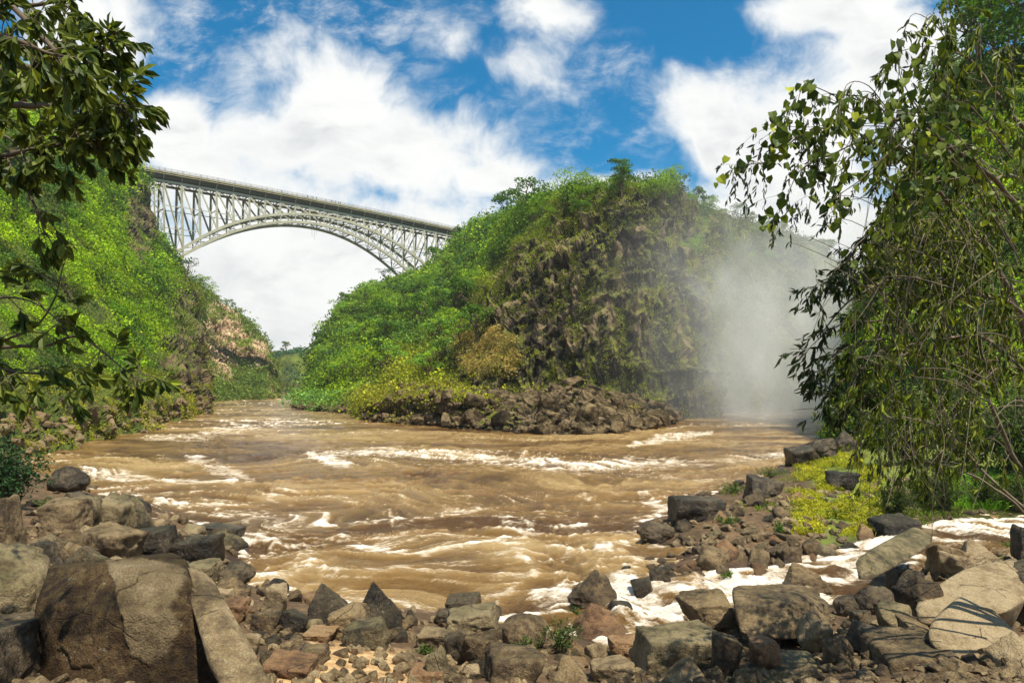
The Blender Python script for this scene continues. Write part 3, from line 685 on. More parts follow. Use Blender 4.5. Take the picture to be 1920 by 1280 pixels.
p, n = pick(SG, SN, 2300, shd, 9, .9); px, py = topix(p); c = mixc(G_YEL, G_OLV * 1.6, rng.uniform(0, 1, len(p))); c = mixc(c, G_COOL * 1.3, sstep(690, 620, px) * .8)
bushes('low_plants', p, n, p[:, 1] * (.003 + .016 * rng.uniform(0, 1, len(p)) ** 3), c, seed=10, label='yellow green low plants on top of the undercut rock shelf', leaf=.22, npl=30)
# right bank hillside
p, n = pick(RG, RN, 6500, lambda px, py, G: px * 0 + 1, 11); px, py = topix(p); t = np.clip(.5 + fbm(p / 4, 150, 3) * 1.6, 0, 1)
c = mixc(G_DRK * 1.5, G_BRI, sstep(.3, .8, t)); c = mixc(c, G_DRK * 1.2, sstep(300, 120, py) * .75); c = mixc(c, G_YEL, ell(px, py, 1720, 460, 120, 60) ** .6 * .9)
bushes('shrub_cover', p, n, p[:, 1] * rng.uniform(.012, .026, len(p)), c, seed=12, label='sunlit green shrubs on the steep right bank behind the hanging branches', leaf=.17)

# ------------------------------------------------------------------ trees: trunk, limbs and an uneven leafy crown
def make_tree(seed, h, w, nleaf, c0, c1, umbrella=False, leaf=.05):
    r = np.random.default_rng(seed); mb = MB(); lob = []
    th = h * (.55 if not umbrella else .75)
    tr = catmull(np.array([[0, 0, -.12 * h], [r.normal(0, .02) * h, r.normal(0, .02) * h, th * .45], [r.normal(0, .05) * h, r.normal(0, .05) * h, th], [r.normal(0, .05) * h, r.normal(0, .05) * h, h * .85]]), 12)
    mb.tube(tr, np.linspace(.035, .008, 12) * h, 7)
    nl = 9 if not umbrella else 7
    for k in range(nl):
        a = k / nl * 6.283 + r.uniform(-.4, .4); s = tr[r.integers(3, 9)]; L = w * .5 * r.uniform(.55, 1.0)
        zt = h * (r.uniform(.38, .95) if not umbrella else r.uniform(.82, .95))
        e = np.array([np.cos(a) * L, np.sin(a) * L, zt]); mb.tube(catmull(np.array([s, (s + e) / 2 + [0, 0, -.03 * h], e]), 6), np.linspace(.013, .004, 6) * h, 4)
        lob.append((e, w * r.uniform(.14, .26)))
    lob.append((tr[-1], w * .24)); 
    for _ in range(5):
        a = r.uniform(0, 6.283); lob.append((np.array([np.cos(a) * w * .25, np.sin(a) * w * .25, h * (r.uniform(.55, .98) if not umbrella else .92)]), w * r.uniform(.13, .22)))
    c = np.array([l[0] for l in lob]); rad = np.array([l[1] for l in lob]); pr = rad ** 2 / (rad ** 2).sum()
    k = r.choice(len(lob), nleaf, p=pr); dd = unit(r.normal(0, 1, (nleaf, 3))); dd[:, 2] = np.where(dd[:, 2] < -.3, -dd[:, 2], dd[:, 2])
    lump = .72 + .45 * vn(dd * 2.2 + k[:, None] * 3.1, seed)
    rr = rad[k] * lump * r.uniform(.6, 1.05, nleaf); q = dd * rr[:, None]; q[:, 2] *= .75 if not umbrella else .35
    V, F = sprays(c[k] + q, unit(dd + [0, 0, .3]), np.full(nleaf, leaf * h), r)
    lobt = r.uniform(0, 1, len(lob))[k]; cc = mixc(c0, c1, np.clip(lobt * .6 + r.uniform(0, .5, nleaf), 0, 1))
    return mb.mesh('trunk', M['bark'], True), mesh_np('crown', V, F, smooth=False, attrs={'tint': np.repeat(cc, 4, 0)}, mats=[M['leaf']])
TREES = [make_tree(51, 9, 8, 900, G_COOL, G_BRI * .9), make_tree(52, 8, 8.5, 900, G_MID, G_BRI * .8), make_tree(53, 11, 8, 1000, G_DRK * 1.4, G_MID), make_tree(54, 7, 7.5, 800, G_MID, G_BRI * 1.05),
         make_tree(55, 10, 9, 380, G_DRK, G_DRK * 1.8, True, .042), make_tree(56, 8, 7, 900, G_DRK * 1.2, G_MID * .8)]
def place_tree(k, pos, s, label, group=None, lean=0):
    t = empty('tree', pos, label, 'tree', group); t.scale = (s, s, s * rng.uniform(.85, 1.15)); t.rotation_euler = (rng.normal(0, .06), rng.normal(0, .06) + lean, rng.uniform(0, 6.28))
    obj('trunk', TREES[k][0], t); obj('crown', TREES[k][1], t)
    return t
def at_px(G, px, py, tmax=.8):            # the surface point of a hill met by that sight line
    a, b = topix(G[:, :int(G.shape[1] * tmax)]); q = np.hypot(a - px, b - py); k = np.unravel_index(np.argmin(q), q.shape); return G[k]
# named, stand-alone trees on the skylines
for (G_, x, y, k, s, lab) in [
    (IG, 725, 532, 4, 1.3, 'flat topped tree alone on the skyline left of the bridge foot on the promontory'),
    (IG, 765, 528, 4, .9, 'smaller flat topped tree just right of the lone skyline tree by the bridge foot'),
    (LG, 352, 520, 4, .8, 'small umbrella shaped tree jutting from the left cliff edge below the arch end'),
    (IG, 890, 445, 0, 1.2, 'round pale green tree where the bridge deck meets the promontory'),
    (IG, 952, 420, 2, 1.7, 'dark green tree at the left shoulder of the promontory summit'),
    (IG, 990, 395, 5, 1.7, 'dark rounded tree on the step up to the promontory summit'),
    (IG, 1060, 376, 3, 1.5, 'light green tree at the left end of the flat summit'),
    (IG, 1100, 372, 1, .9, 'yellow green tree in the middle of the summit, left of the notch'),
    (IG, 1165, 368, 2, .8, 'dark tree right of the notch on the promontory summit'),
    (IG, 1222, 366, 5, .7, 'spiky dark tree, tallest on the summit skyline at its right end'),
    (RG, 1800, 110, 2, 1.0, 'tall dark tree crowning the right bank beside the cloud edge'),
    (RG, 1860, 90, 5, 1.1, 'dark dense tree at the top of the right bank near the photo edge'),
    (RG, 1930, 100, 2, 1.1, 'dark tree at the top right corner on the right bank'),
    (RG, 1775, 175, 5, 1.15, 'dark round crowned tree at the left end of the right bank skyline'), (RG, 1835, 140, 2, 1.2, 'dark tree in the middle of the right bank skyline'), (RG, 1895, 150, 5, 1.2, 'dark bushy tree just inside the right edge below the skyline'),
    (LG, 215, 262, 2, 1.2, 'dark tree above the left abutment behind the leafy branches'),
    (LG, 160, 250, 0, 1.2, 'green tree on the left rim, left of the bridge abutment')]:
    place_tree(k, at_px(G_, x, y + 14), s, lab)
def number_doubles(out):                  # look-alikes in one zone are told apart by their order from the left
    by = {}
    for x, t in out: by.setdefault(t['label'], []).append((x, t.name, t))
    for lab, g in by.items():
        if len(g) > 1:
            for i, (_, _, t) in enumerate(sorted(g, key=lambda e: e[:2])): t['label'] = lab + ', ' + ['first', 'second', 'third', 'fourth', 'fifth', 'sixth', 'seventh', 'eighth', 'ninth', 'tenth'][min(i, 9)] + ' from left'
def tree_zone(G, N, n, dens, seed, kinds, smul, label, group):
    p, nn = pick(G, N, n, dens, seed)
    X_, Y_ = topix(p); xs = np.quantile(X_, [.25, .5, .75]); ys = np.quantile(Y_, [.33, .66])
    out = []
    for q, x, y in zip(p, X_, Y_):
        k = int(rng.choice(kinds)); s = rng.uniform(.7, 1.25)
        sz = 'large' if s > 1.05 else ('small' if s < .88 else 'medium'); cl = ['cool green', 'yellow green', 'dark green', 'bright green', 'flat topped', 'deep green'][k]
        ro = ['upper', 'middle', 'lower'][int(np.searchsorted(ys, y))]; cx = ['far left', 'centre left', 'centre right', 'far right'][int(np.searchsorted(xs, x))]
        t = place_tree(k, q - np.array([0, 0, .5]), smul * s, f'{sz} {cl} tree, {ro} row, {cx}, {label}', group); out.append((x, t))
    number_doubles(out)
tree_zone(IG, IN, 130, lambda px, py, G: (1 - imoss(px, py, G)[1]) * (px < 900) * (py < 735), 21, [0, 0, 1, 3, 5, 2], 1.15, 'promontory left slope', 'trees on the promontory left slope')
tree_zone(IG, IN, 34, lambda px, py, G: (px > 900) * (px < 1290) * (py < 425), 22, [1, 2, 3, 5], .75, 'wooded promontory summit', 'trees on the promontory summit')
tree_zone(IG, IN, 64, lambda px, py, G: (px > 1290) * (py < 505), 23, [1, 5, 2], .7, 'misty cliff top behind spray', 'trees on the misty cliff top')
tree_zone(LG, LN, 60, lambda px, py, G: (1 - lmoss(px, py, G)[1]) * (py < 640), 24, [1, 3, 3, 2, 5], .8, 'left bank below bridge', 'trees on the left bank')
tree_zone(L2G, L2N, 30, lambda px, py, G: (py < 665) * (1 - l2m(px, py, G)[1] * .8), 25, [1, 5], 1.1, 'pink downstream cliff', 'trees on the downstream cliff')
tree_zone(FHG, FHN, 20, lambda px, py, G: (py < 675) * 1.0, 26, [5, 2], 1.2, 'far hill skyline', 'trees on the far hill')
tree_zone(RG, RN, 30, lambda px, py, G: (px > 1600) * 1.0, 27, [2, 5, 3, 1], .55, 'right bank behind hanging shrub', 'trees on the right bank')

# ------------------------------------------------------------------ the steel arch bridge (20 panels of 7.8 m)
BO = np.array([-170., 313., 0]); BD = np.array([.77924, .62672, 0]); BN = np.array([.62672, -.77924, 0])
zc = lambda t: 101.2 - .00013 * t * t
pu = np.polyfit([11.5, 18.8, 26.3, 34.3, 50.4, 70.2, 91.3, 107.1, 122.7, 137.7, 152.1, 165], [63.5, 70.2, 76.2, 81.1, 90.2, 94.6, 96.4, 95.4, 92.2, 85.4, 76.6, 66.5], 4)
plw = np.polyfit([11.5, 17.1, 26.3, 42.5, 58.9, 75, 91.3, 107.1, 122.7, 130.5, 142.3, 165], [60.5, 66.0, 72.4, 82.0, 88.2, 91.0, 91.6, 89.2, 82.9, 78.6, 70.2, 50], 4)
zu = lambda t: np.polyval(pu, t); zl = lambda t: np.polyval(plw, t)
def bp(t, off, z):                       # off 0 = near truss, -9 = far truss; the trusses lean outwards below
    lean = np.clip((100 - z) / 35, 0, 1) * 3.2; o = off + (lean if off > -4.5 else -lean)
    return BO + BD * t + BN * o + np.array([0, 0, z])
bridge = empty('arch_bridge', tuple(BO + BD * 90 + np.array([0, 0, 50])), 'silver steel arch railway bridge spanning the gorge high above the river', 'bridge')
def bpart(name, mb, mat):
    o = mb.build(name, mat); o.parent = bridge; o.matrix_parent_inverse = Matrix.Translation(-Vector(bridge.location)); return o
TS = [11.5 + 7.8 * i for i in range(21)]
mb = MB()
for a in np.arange(-14, 186, 4.0):
    b = a + 4.0; mb.bar(bp(a, -4.5, zc(a) + 4.1), bp(b, -4.5, zc(b) + 4.1), 12.5, .35)
bpart('deck', mb, M['asphalt'])
for off, nm in ((1.9, 'edge_girder'), (-10.9, 'edge_girder')):
    mb = MB()
    for a in np.arange(-14, 186, 4.0):
        b = a + 4.0; mb.bar(bp(a, off, zc(a) + 4.05), bp(b, off, zc(b) + 4.05), .18, .8)
        mb.bar(bp(a, off - .1 * np.sign(off), zc(a) + 3.05), bp(b, off, zc(b) + 3.05), .25, .25)
    bpart(nm, mb, M['deckm'])
for off in (-.2, -3.0, -6.0, -8.8):      # plate girders under the deck
    mb = MB()
    for a in np.arange(-14, 186, 4.0):
        b = a + 4.0; mb.bar(bp(a, off, zc(a) + 2.5), bp(b, off, zc(b) + 2.5), .3, 2.2)
    bpart('plate_girder', mb, M['dark_steel'])
for a in TS + [3.7, -4.1, 175.3]:
    mb = MB(); z0 = zc(a) + 1.1
    mb.bar(bp(a, 2.1, z0 + 2.9), bp(a, -11.1, z0 + 2.9), .3, .35); mb.bar(bp(a, .3, z0 - .2), bp(a, 2.2, z0 + 2.6), .3, .3); mb.bar(bp(a, -9.3, z0 - .2), bp(a, -11.2, z0 + 2.6), .3, .3)
    mb.bar(bp(a, 2.12, z0 + 2.4), bp(a, 2.12, z0 + 4.4), .16); bpart('bracket', mb, M['steel'])
for off in (2.15, -11.15):
    mb = MB()
    for h in (4.7, 5.1, 5.55):
        for a in np.arange(-14, 186, 5.0): mb.bar(bp(a, off, zc(a) + h), bp(a + 5, off, zc(a + 5) + h), .09)
    for a in np.arange(-14, 186, 2.6): mb.bar(bp(a, off, zc(a) + 4.2), bp(a, off, zc(a) + 5.6), .08)
    bpart('railing', mb, M['dark_steel'])
for off in (0, -9):
    mb = MB()
    tt = [-12, -4.1, 3.7] + TS + [175.3, 183]
    for a, b in zip(tt[:-1], tt[1:]): mb.bar(bp(a, off, zc(a)), bp(b, off, zc(b)), .8, 1.1)
    bpart('top_chord', mb, M['steel'])
    for nm, zf, wd in (('upper_arch_rib', zu, 1.0), ('lower_arch_rib', zl, 1.0)):
        mb = MB()
        for a, b in zip(TS[:-1], TS[1:]):
            m_ = (a + b) / 2
            mb.bar(bp(a, off, zf(a)), bp(m_, off, zf(m_)), 1.0, 1.25); mb.bar(bp(m_, off, zf(m_)), bp(b, off, zf(b)), 1.0, 1.25)
        bpart(nm, mb, M['steel'])
    for i, a in enumerate(TS):
        mb = MB(); w_ = .8 if 0 < i < 20 else .6
        mb.bar(bp(a, off, zc(a)), bp(a, off, zu(a)), w_, w_)
        bpart('post', mb, M['steel'])
        mb = MB(); mb.bar(bp(a, off, zu(a)), bp(a, off, zl(a)), .45); bpart('rib_strut', mb, M['steel'])
        if i < 20:
            b = TS[i + 1]; mb = MB()
            if i < 10: mb.bar(bp(a, off, zc(a)), bp(b, off, zu(b)), .66)
            else: mb.bar(bp(b, off, zc(b)), bp(a, off, zu(a)), .66)
            bpart('diagonal', mb, M['steel'])
            mb = MB()
            if i < 10: mb.bar(bp(a, off, zu(a)), bp(b, off, zl(b)), .38)
            else: mb.bar(bp(b, off, zu(b)), bp(a, off, zl(a)), .38)
            bpart('rib_diagonal', mb, M['steel'])
# bracing between the two trusses
mb = MB()
for i, a in enumerate(TS):
    for zf in (zc, zu, zl): mb.bar(bp(a, 0, zf(a)), bp(a, -9, zf(a)), .4)
    mb.bar(bp(a, 0, zu(a)), bp(a, -9, zl(a)), .22); mb.bar(bp(a, -9, zu(a)), bp(a, 0, zl(a)), .22)
    n = int(max(1, round((zc(a) - zu(a)) / 11)))
    zz = np.linspace(zc(a), zu(a), n + 1)
    for p_, q_ in zip(zz[:-1], zz[1:]):
        mb.bar(bp(a, 0, p_), bp(a, -9, q_), .13); mb.bar(bp(a, -9, p_), bp(a, 0, q_), .13); mb.bar(bp(a, 0, q_), bp(a, -9, q_), .3)
    if i < 20:
        b = TS[i + 1]
        for zf in (zu, zl, zc): mb.bar(bp(a, 0, zf(a)), bp(b, -9, zf(b)), .22); mb.bar(bp(a, -9, zf(a)), bp(b, 0, zf(b)), .22)
bpart('cross_bracing', mb, M['steel'])
# horizontal struts stiffening the tall end panels
for off in (0, -9):
    for z0 in (90, 79.5, 70):
        mb = MB(); n_ = 0
        for a, b in zip(TS[:-1], TS[1:]):
            if zu(b) < z0 + 1 and b < 60: mb.bar(bp(a, off, z0), bp(b, off, z0), .3); n_ += 1
        if n_: bpart('stiffening_strut', mb, M['steel'])
        mb = MB(); n_ = 0
        for a, b in zip(TS[:-1], TS[1:]):
            if zu(a) < z0 - 2 and a > 130: mb.bar(bp(a, off, z0 - 3), bp(b, off, z0 - 3), .3); n_ += 1
        if n_: bpart('stiffening_strut', mb, M['steel'])
    mb = MB(); a = TS[0]; mb.bar(bp(a - 3.9, off, zc(a)), bp(a - 3.9, off, 58), .5)
    for z0 in np.arange(60, 98, 5.0): mb.bar(bp(a, off, z0), bp(a - 3.9, off, z0 + 5), .2); mb.bar(bp(a - 3.9, off, z0), bp(a, off, z0 + 5), .2)
    bpart('end_tower', mb, M['steel'])
# short approach trusses into both cliffs
for t0, t1 in ((-12, 7.6), (167.5, 184)):
    for off in (0, -9):
        mb = MB(); tt = np.linspace(t0, t1, 5); zb = lambda t: zc(t) - 4.2
        for a, b in zip(tt[:-1], tt[1:]):
            mb.bar(bp(a, off, zb(a)), bp(b, off, zb(b)), .35); m_ = (a + b) / 2
            mb.bar(bp(a, off, zc(a)), bp(m_, off, zb(m_)), .3); mb.bar(bp(m_, off, zb(m_)), bp(b, off, zc(b)), .3)
        bpart('approach_truss', mb, M['steel'])
# jumping platform ropes hanging from the crown of the arch
rp = MB()
for k, L in ((0, 7.5), (1.2, 9.0), (2.1, 6.0)):
    t = 82 + k; rp.tube(np.array([bp(t, 1 + .3 * k, zl(t)), bp(t, 1.1 + .3 * k, zl(t) - L / 2), bp(t + .1, 1 + .3 * k, zl(t) - L)]), .07, 4)
rp.build('rope', M['dark_steel'], label='thin dark ropes hanging straight down from the crown of the bridge arch', cat='rope')
# people on the walkway
def person_mesh(seed):
    me = bpy.data.meshes.new('person'); bm = bmesh.new(); st = .16 if seed else .10
    pts = {'hip': (0, 0, .95), 'waist': (0, 0, 1.1), 'chest': (0, 0, 1.35), 'neck': (0, 0, 1.5), 'head': (0, .02, 1.62), 'crown': (0, .01, 1.74), 'lh': (-.1, 0, .88), 'lk': (-.11, st, .5), 'lf': (-.11, st * .4, .06), 'lt': (-.11, st * .4 + .16, .03),
           'rh': (.1, 0, .88), 'rk': (.11, -st * .4, .5), 'rf': (.11, -st * 1.4, .07), 'rt': (.11, -st * 1.4 + .16, .03), 'ls': (-.19, 0, 1.42), 'le': (-.25, -.05, 1.15), 'lw': (-.24, .08, .93), 'rs': (.19, 0, 1.42), 're': (.26, -.02, 1.15), 'rw': (.22, .18, 1.0)}
    ed = [('hip', 'waist'), ('waist', 'chest'), ('chest', 'neck'), ('neck', 'head'), ('head', 'crown'), ('hip', 'lh'), ('lh', 'lk'), ('lk', 'lf'), ('lf', 'lt'), ('hip', 'rh'), ('rh', 'rk'), ('rk', 'rf'), ('rf', 'rt'), ('chest', 'ls'), ('ls', 'le'), ('le', 'lw'), ('chest', 'rs'), ('rs', 're'), ('re', 'rw')]
    rad = dict(hip=.14, waist=.13, chest=.155, neck=.055, head=.10, crown=.06, lh=.1, rh=.1, lk=.06, rk=.06, lf=.045, rf=.045, lt=.04, rt=.04, ls=.065, rs=.065, le=.045, re=.045, lw=.035, rw=.035)
    idx = {k: i for i, k in enumerate(pts)}; bm.free()
    me.from_pydata(list(pts.values()), [(idx[a], idx[b]) for a, b in ed], [])
    o = bpy.data.objects.new('person_tmp', me); col.objects.link(o); md = o.modifiers.new('s', 'SKIN'); o.modifiers.new('u', 'SUBSURF').levels = 1
    for k, i in idx.items(): o.data.skin_vertices[0].data[i].radius = (rad[k], rad[k] * (.75 if k in ('chest', 'waist', 'hip') else 1))
    o.data.skin_vertices[0].data[0].use_root = True
    dg = bpy.context.evaluated_depsgraph_get(); out = bpy.data.meshes.new_from_object(o.evaluated_get(dg)); bpy.data.objects.remove(o)
    out.materials.clear(); out.materials.append(M['cloth']); return out
PM = [person_mesh(0), person_mesh(1)]
for k, (t, lab) in enumerate([(66.5, 'person in dark clothing standing alone on the bridge, leftmost of all'), (80.5, 'person in dark clothes on the deck, first of the trio left of the bridge middle'), (83.5, 'person on the deck, second of the trio left of the bridge middle'),
                              (85.0, 'person on the deck, last of the trio left of the bridge middle'), (93.5, 'person at the railing, first of the group just right of the bridge middle'), (94.6, 'person second in the group just right of the bridge middle'),
                              (95.8, 'person third in the group just right of the bridge middle'), (97.6, 'person fourth in the group just right of the bridge middle'), (98.8, 'person last and rightmost on the bridge deck')]):
    o = obj('person', PM[k % 2], label=lab, cat='person', group='people on the bridge'); o.location = bp(t, 1.0 - .3 * (k % 3), zc(t) + 4.28); o.rotation_euler = (0, 0, R(40 * k))

# ------------------------------------------------------------------ boulders
def ico(sub):
    bm = bmesh.new(); bmesh.ops.create_icosphere(bm, subdivisions=sub, radius=1)
    V = np.array([v.co[:] for v in bm.verts]); F = np.array([[v.index for v in f.verts] for f in bm.faces]); bm.free(); return V / np.linalg.norm(V, axis=1)[:, None], F
ICO = {k: ico(k) for k in (2, 3, 4, 5, 6)}
def hull_planes(pts):
    bm = bmesh.new(); [bm.verts.new(p) for p in pts]; bm.verts.ensure_lookup_table(); bmesh.ops.convex_hull(bm, input=bm.verts)
    bm.normal_update(); pl_ = {}
    for f in bm.faces:
        n = np.array(f.normal[:]); d = float(n @ np.array(f.verts[0].co[:]))
        if d < 0: n, d = -n, -d
        if d > 1e-4: pl_[tuple(np.round(n, 2))] = (n, d)
    bm.free(); return np.array([p[0] for p in pl_.values()]), np.array([p[1] for p in pl_.values()])
def rock_from_pts(pts, sub, seed, sharp=26, rough=.05, chips=.05):
    """a worn angular block: the hull of pts (about its own centre) with rounded arrises, chips and pits"""
    D, F = ICO[sub]; n, d = hull_planes(pts); c = D @ n.T
    t = np.where(c > .02, d[None] / np.maximum(c, .02), 1e6)
    s_ = float(np.mean(np.linalg.norm(pts, axis=1)))
    r = (np.sum((t / s_) ** -sharp, axis=1)) ** (-1 / sharp) * s_
    P = D * r[:, None]
    _, _, ci = worley(P / s_ * 2.6 + seed * 3.7, seed); _, F2, _ = worley(P / s_ * 5 + 9, seed + 2)
    o = fbm(P / s_ * 1.3 + seed, seed + 1, 4) * rough * 1.6 + (ci - .5) * chips + fbm(P / s_ * 7, seed + 5, 3) * rough * .35 + (ridge(P / s_ * np.array([1.2, 1.2, 3]) + seed, seed + 6, 3) - .6) * rough * .8
    return D * (r * (1 + o))[:, None], F
def rock_pts(seed, kind='block', n=11):
    r = np.random.default_rng(seed)
    if kind == 'block':
        p = np.array([[i, j, k] for i in (-1, 1) for j in (-1, 1) for k in (-1, 1)], float) * .78 + r.uniform(-.32, .32, (8, 3)); p = np.concatenate([p, r.normal(0, .55, (3, 3))])
    elif kind == 'point': p = np.concatenate([np.array([[-1, -.8, -1], [1, -.8, -1], [1, .8, -1], [-1, .8, -1], [-.8, -.6, .0], [.85, -.5, -.1]]), [[r.uniform(-.3, .2), 0, 1], [r.uniform(.0, .45), .2, .75]]]) + r.uniform(-.15, .15, (8, 3))
    elif kind == 'slab': p = np.array([[i, j, k] for i in (-1, 1) for j in (-1, 1) for k in (-1, 1)], float) * np.array([1, .9, .8]) + r.uniform(-.2, .2, (8, 3))
    else: p = unit(r.normal(0, 1, (22, 3))) * r.uniform(.85, 1.05, (22, 1))
    a = r.uniform(-.3, .3); p = p @ np.array([[math.cos(a), 0, math.sin(a)], [0, 1, 0], [-math.sin(a), 0, math.cos(a)]])
    return p - p.mean(0)
def fit_rock(x0, y0, x1, y1, mat, kind, label, seed, d=None, group=None, sharp=None, depth=1.0):
    """a boulder of the size the survey box gives at the spot of bank it stands on"""
    if d is None: d = ground_hit((x0 + x1) / 2, min(y1, 1278))[0]
    w0 = min((x1 - x0) / 1300 * d, 1.6 * (y1 - y0) / 1300 * d + .3) * depth * .3; dc = d + w0; w = (x1 - x0) / 1300 * dc; h = (y1 - y0) / 1300 * dc
    sub = 5 if (x1 - x0) > 60 else 4
    if (x1 - x0) > 200: sub = 6
    V, F = rock_from_pts(rock_pts(seed, kind), sub, seed, sharp or (12 if kind == 'round' else 46), .06, .10)
    lo, hi = V.min(0), V.max(0); V = (V - (lo + hi) / 2) / ((hi - lo) / 2)
    dep = min(w, 1.6 * h + .3) * depth
    hz = h * .5 * 1.12
    V = V * np.array([w / 2, dep / 2, hz]); c = P3((x0 + x1) / 2, (y0 + y1) / 2, dc); c[2] -= hz * .10
    me = mesh_np('boulder', V, F, smooth=True, mats=[M[mat]])
    return obj('boulder', me, label=label, cat='boulder', group=group, loc=tuple(c))
def hull_rock(pts, mat, label, seed, sub=6, sharp=34, rough=.03, chips=.03):
    W = np.array([P3(*p) for p in pts]); c = W.mean(0); V, F = rock_from_pts(W - c, sub, seed, sharp, rough, chips)
    return obj('boulder', mesh_np('boulder', V, F, mats=[M[mat]]), label=label, cat='boulder', loc=tuple(c))
# the great foreground blocks
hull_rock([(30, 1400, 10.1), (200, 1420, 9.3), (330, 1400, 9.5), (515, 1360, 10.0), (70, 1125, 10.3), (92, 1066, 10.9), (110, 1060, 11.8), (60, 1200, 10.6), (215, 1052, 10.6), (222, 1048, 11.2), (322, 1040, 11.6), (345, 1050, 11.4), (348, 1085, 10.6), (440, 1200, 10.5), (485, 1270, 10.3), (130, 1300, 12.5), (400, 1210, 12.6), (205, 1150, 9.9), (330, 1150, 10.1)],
          'umber', 'largest foreground block at the lower left, dark brown with a sunlit tongue painted paler', 401, sharp=160, rough=.022, chips=.05)
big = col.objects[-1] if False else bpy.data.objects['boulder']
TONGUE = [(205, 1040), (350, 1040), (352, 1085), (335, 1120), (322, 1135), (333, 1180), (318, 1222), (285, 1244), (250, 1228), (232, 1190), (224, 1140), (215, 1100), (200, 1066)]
def lit_face(o, poly, lift):
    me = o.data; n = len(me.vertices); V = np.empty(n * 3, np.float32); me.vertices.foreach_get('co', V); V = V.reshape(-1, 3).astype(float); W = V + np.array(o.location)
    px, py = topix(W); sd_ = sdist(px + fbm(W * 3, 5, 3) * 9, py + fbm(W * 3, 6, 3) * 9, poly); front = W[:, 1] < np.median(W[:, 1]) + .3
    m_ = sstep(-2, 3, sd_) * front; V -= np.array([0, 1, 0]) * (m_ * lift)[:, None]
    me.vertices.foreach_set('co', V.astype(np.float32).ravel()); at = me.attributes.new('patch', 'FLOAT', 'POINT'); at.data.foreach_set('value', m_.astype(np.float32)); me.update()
lit_face(big, TONGUE, .045)  # sunlit patch put into the block's colour, slightly raised
hull_rock([(352, 1056, 11.2), (372, 1060, 11.4), (400, 1085, 11.2), (480, 1225, 9.6), (520, 1300, 8.9), (425, 1310, 8.8), (392, 1250, 9.4), (352, 1110, 10.6), (345, 1075, 11.0), (500, 1330, 9.4), (395, 1130, 11.4)], 'tan', 'long pale tan splinter slab leaning against the right side of the largest left block', 402, sharp=40)
hull_rock([(1745, 1160, 13.4), (1800, 1112, 14.2), (1830, 1108, 14.4), (1880, 1160, 13.7), (1922, 1200, 13.2), (1910, 1240, 12.6), (1800, 1255, 12.3), (1740, 1215, 12.7), (1735, 1180, 12.9), (1850, 1200, 15.2), (1760, 1150, 15.2), (1925, 1230, 14.6)], 'tan', 'big rounded tan boulder at the lower right with a dark overhang beneath', 403, rough=.02, chips=.012, sharp=16)
hull_rock([(1718, 1165, 14.8), (1712, 1130, 15.6), (1760, 1090, 16.4), (1830, 1052, 17.4), (1880, 1040, 17.8), (1925, 1045, 17.8), (1930, 1120, 15.8), (1880, 1150, 14.8), (1780, 1170, 14.6), (1760, 1210, 15.2), (1900, 1180, 16)], 'tan', 'long smooth pale slab sloping up to the right behind the rounded tan boulder', 404, rough=.015, chips=.01, sharp=20)
hull_rock([(1372, 1105, 16.4), (1382, 1096, 17), (1470, 1092, 17.2), (1512, 1096, 17), (1550, 1128, 16.2), (1556, 1170, 15.6), (1535, 1200, 15.0), (1440, 1200, 14.7), (1385, 1190, 14.9), (1376, 1140, 15.4), (1480, 1130, 15.2), (1540, 1170, 17.2), (1390, 1160, 17.2)], 'basalt', 'broad flat topped brown boulder in the middle of the right foreground beside the white stream', 405, rough=.03, chips=.04)
hull_rock([(1603, 1048, 21.0), (1608, 1092, 20.4), (1640, 1088, 20.4), (1745, 1022, 23.5), (1755, 1005, 24.5), (1722, 984, 26), (1712, 986, 26), (1620, 1035, 21.6), (1655, 1060, 22.5), (1735, 1000, 25.5)], 'grey', 'long squared beam like slab lying across the white stream', 406, sharp=60, rough=.02, chips=.02)
hull_rock([(1392, 1300, 12.2), (1400, 1235, 13.2), (1460, 1215, 14), (1520, 1218, 13.8), (1550, 1270, 12.8), (1540, 1340, 11.8), (1430, 1350, 11.6), (1480, 1290, 15)], 'grey', 'low wide grey brown boulder at the bottom edge below the flat topped boulder', 407, rough=.025, chips=.02, sharp=16)
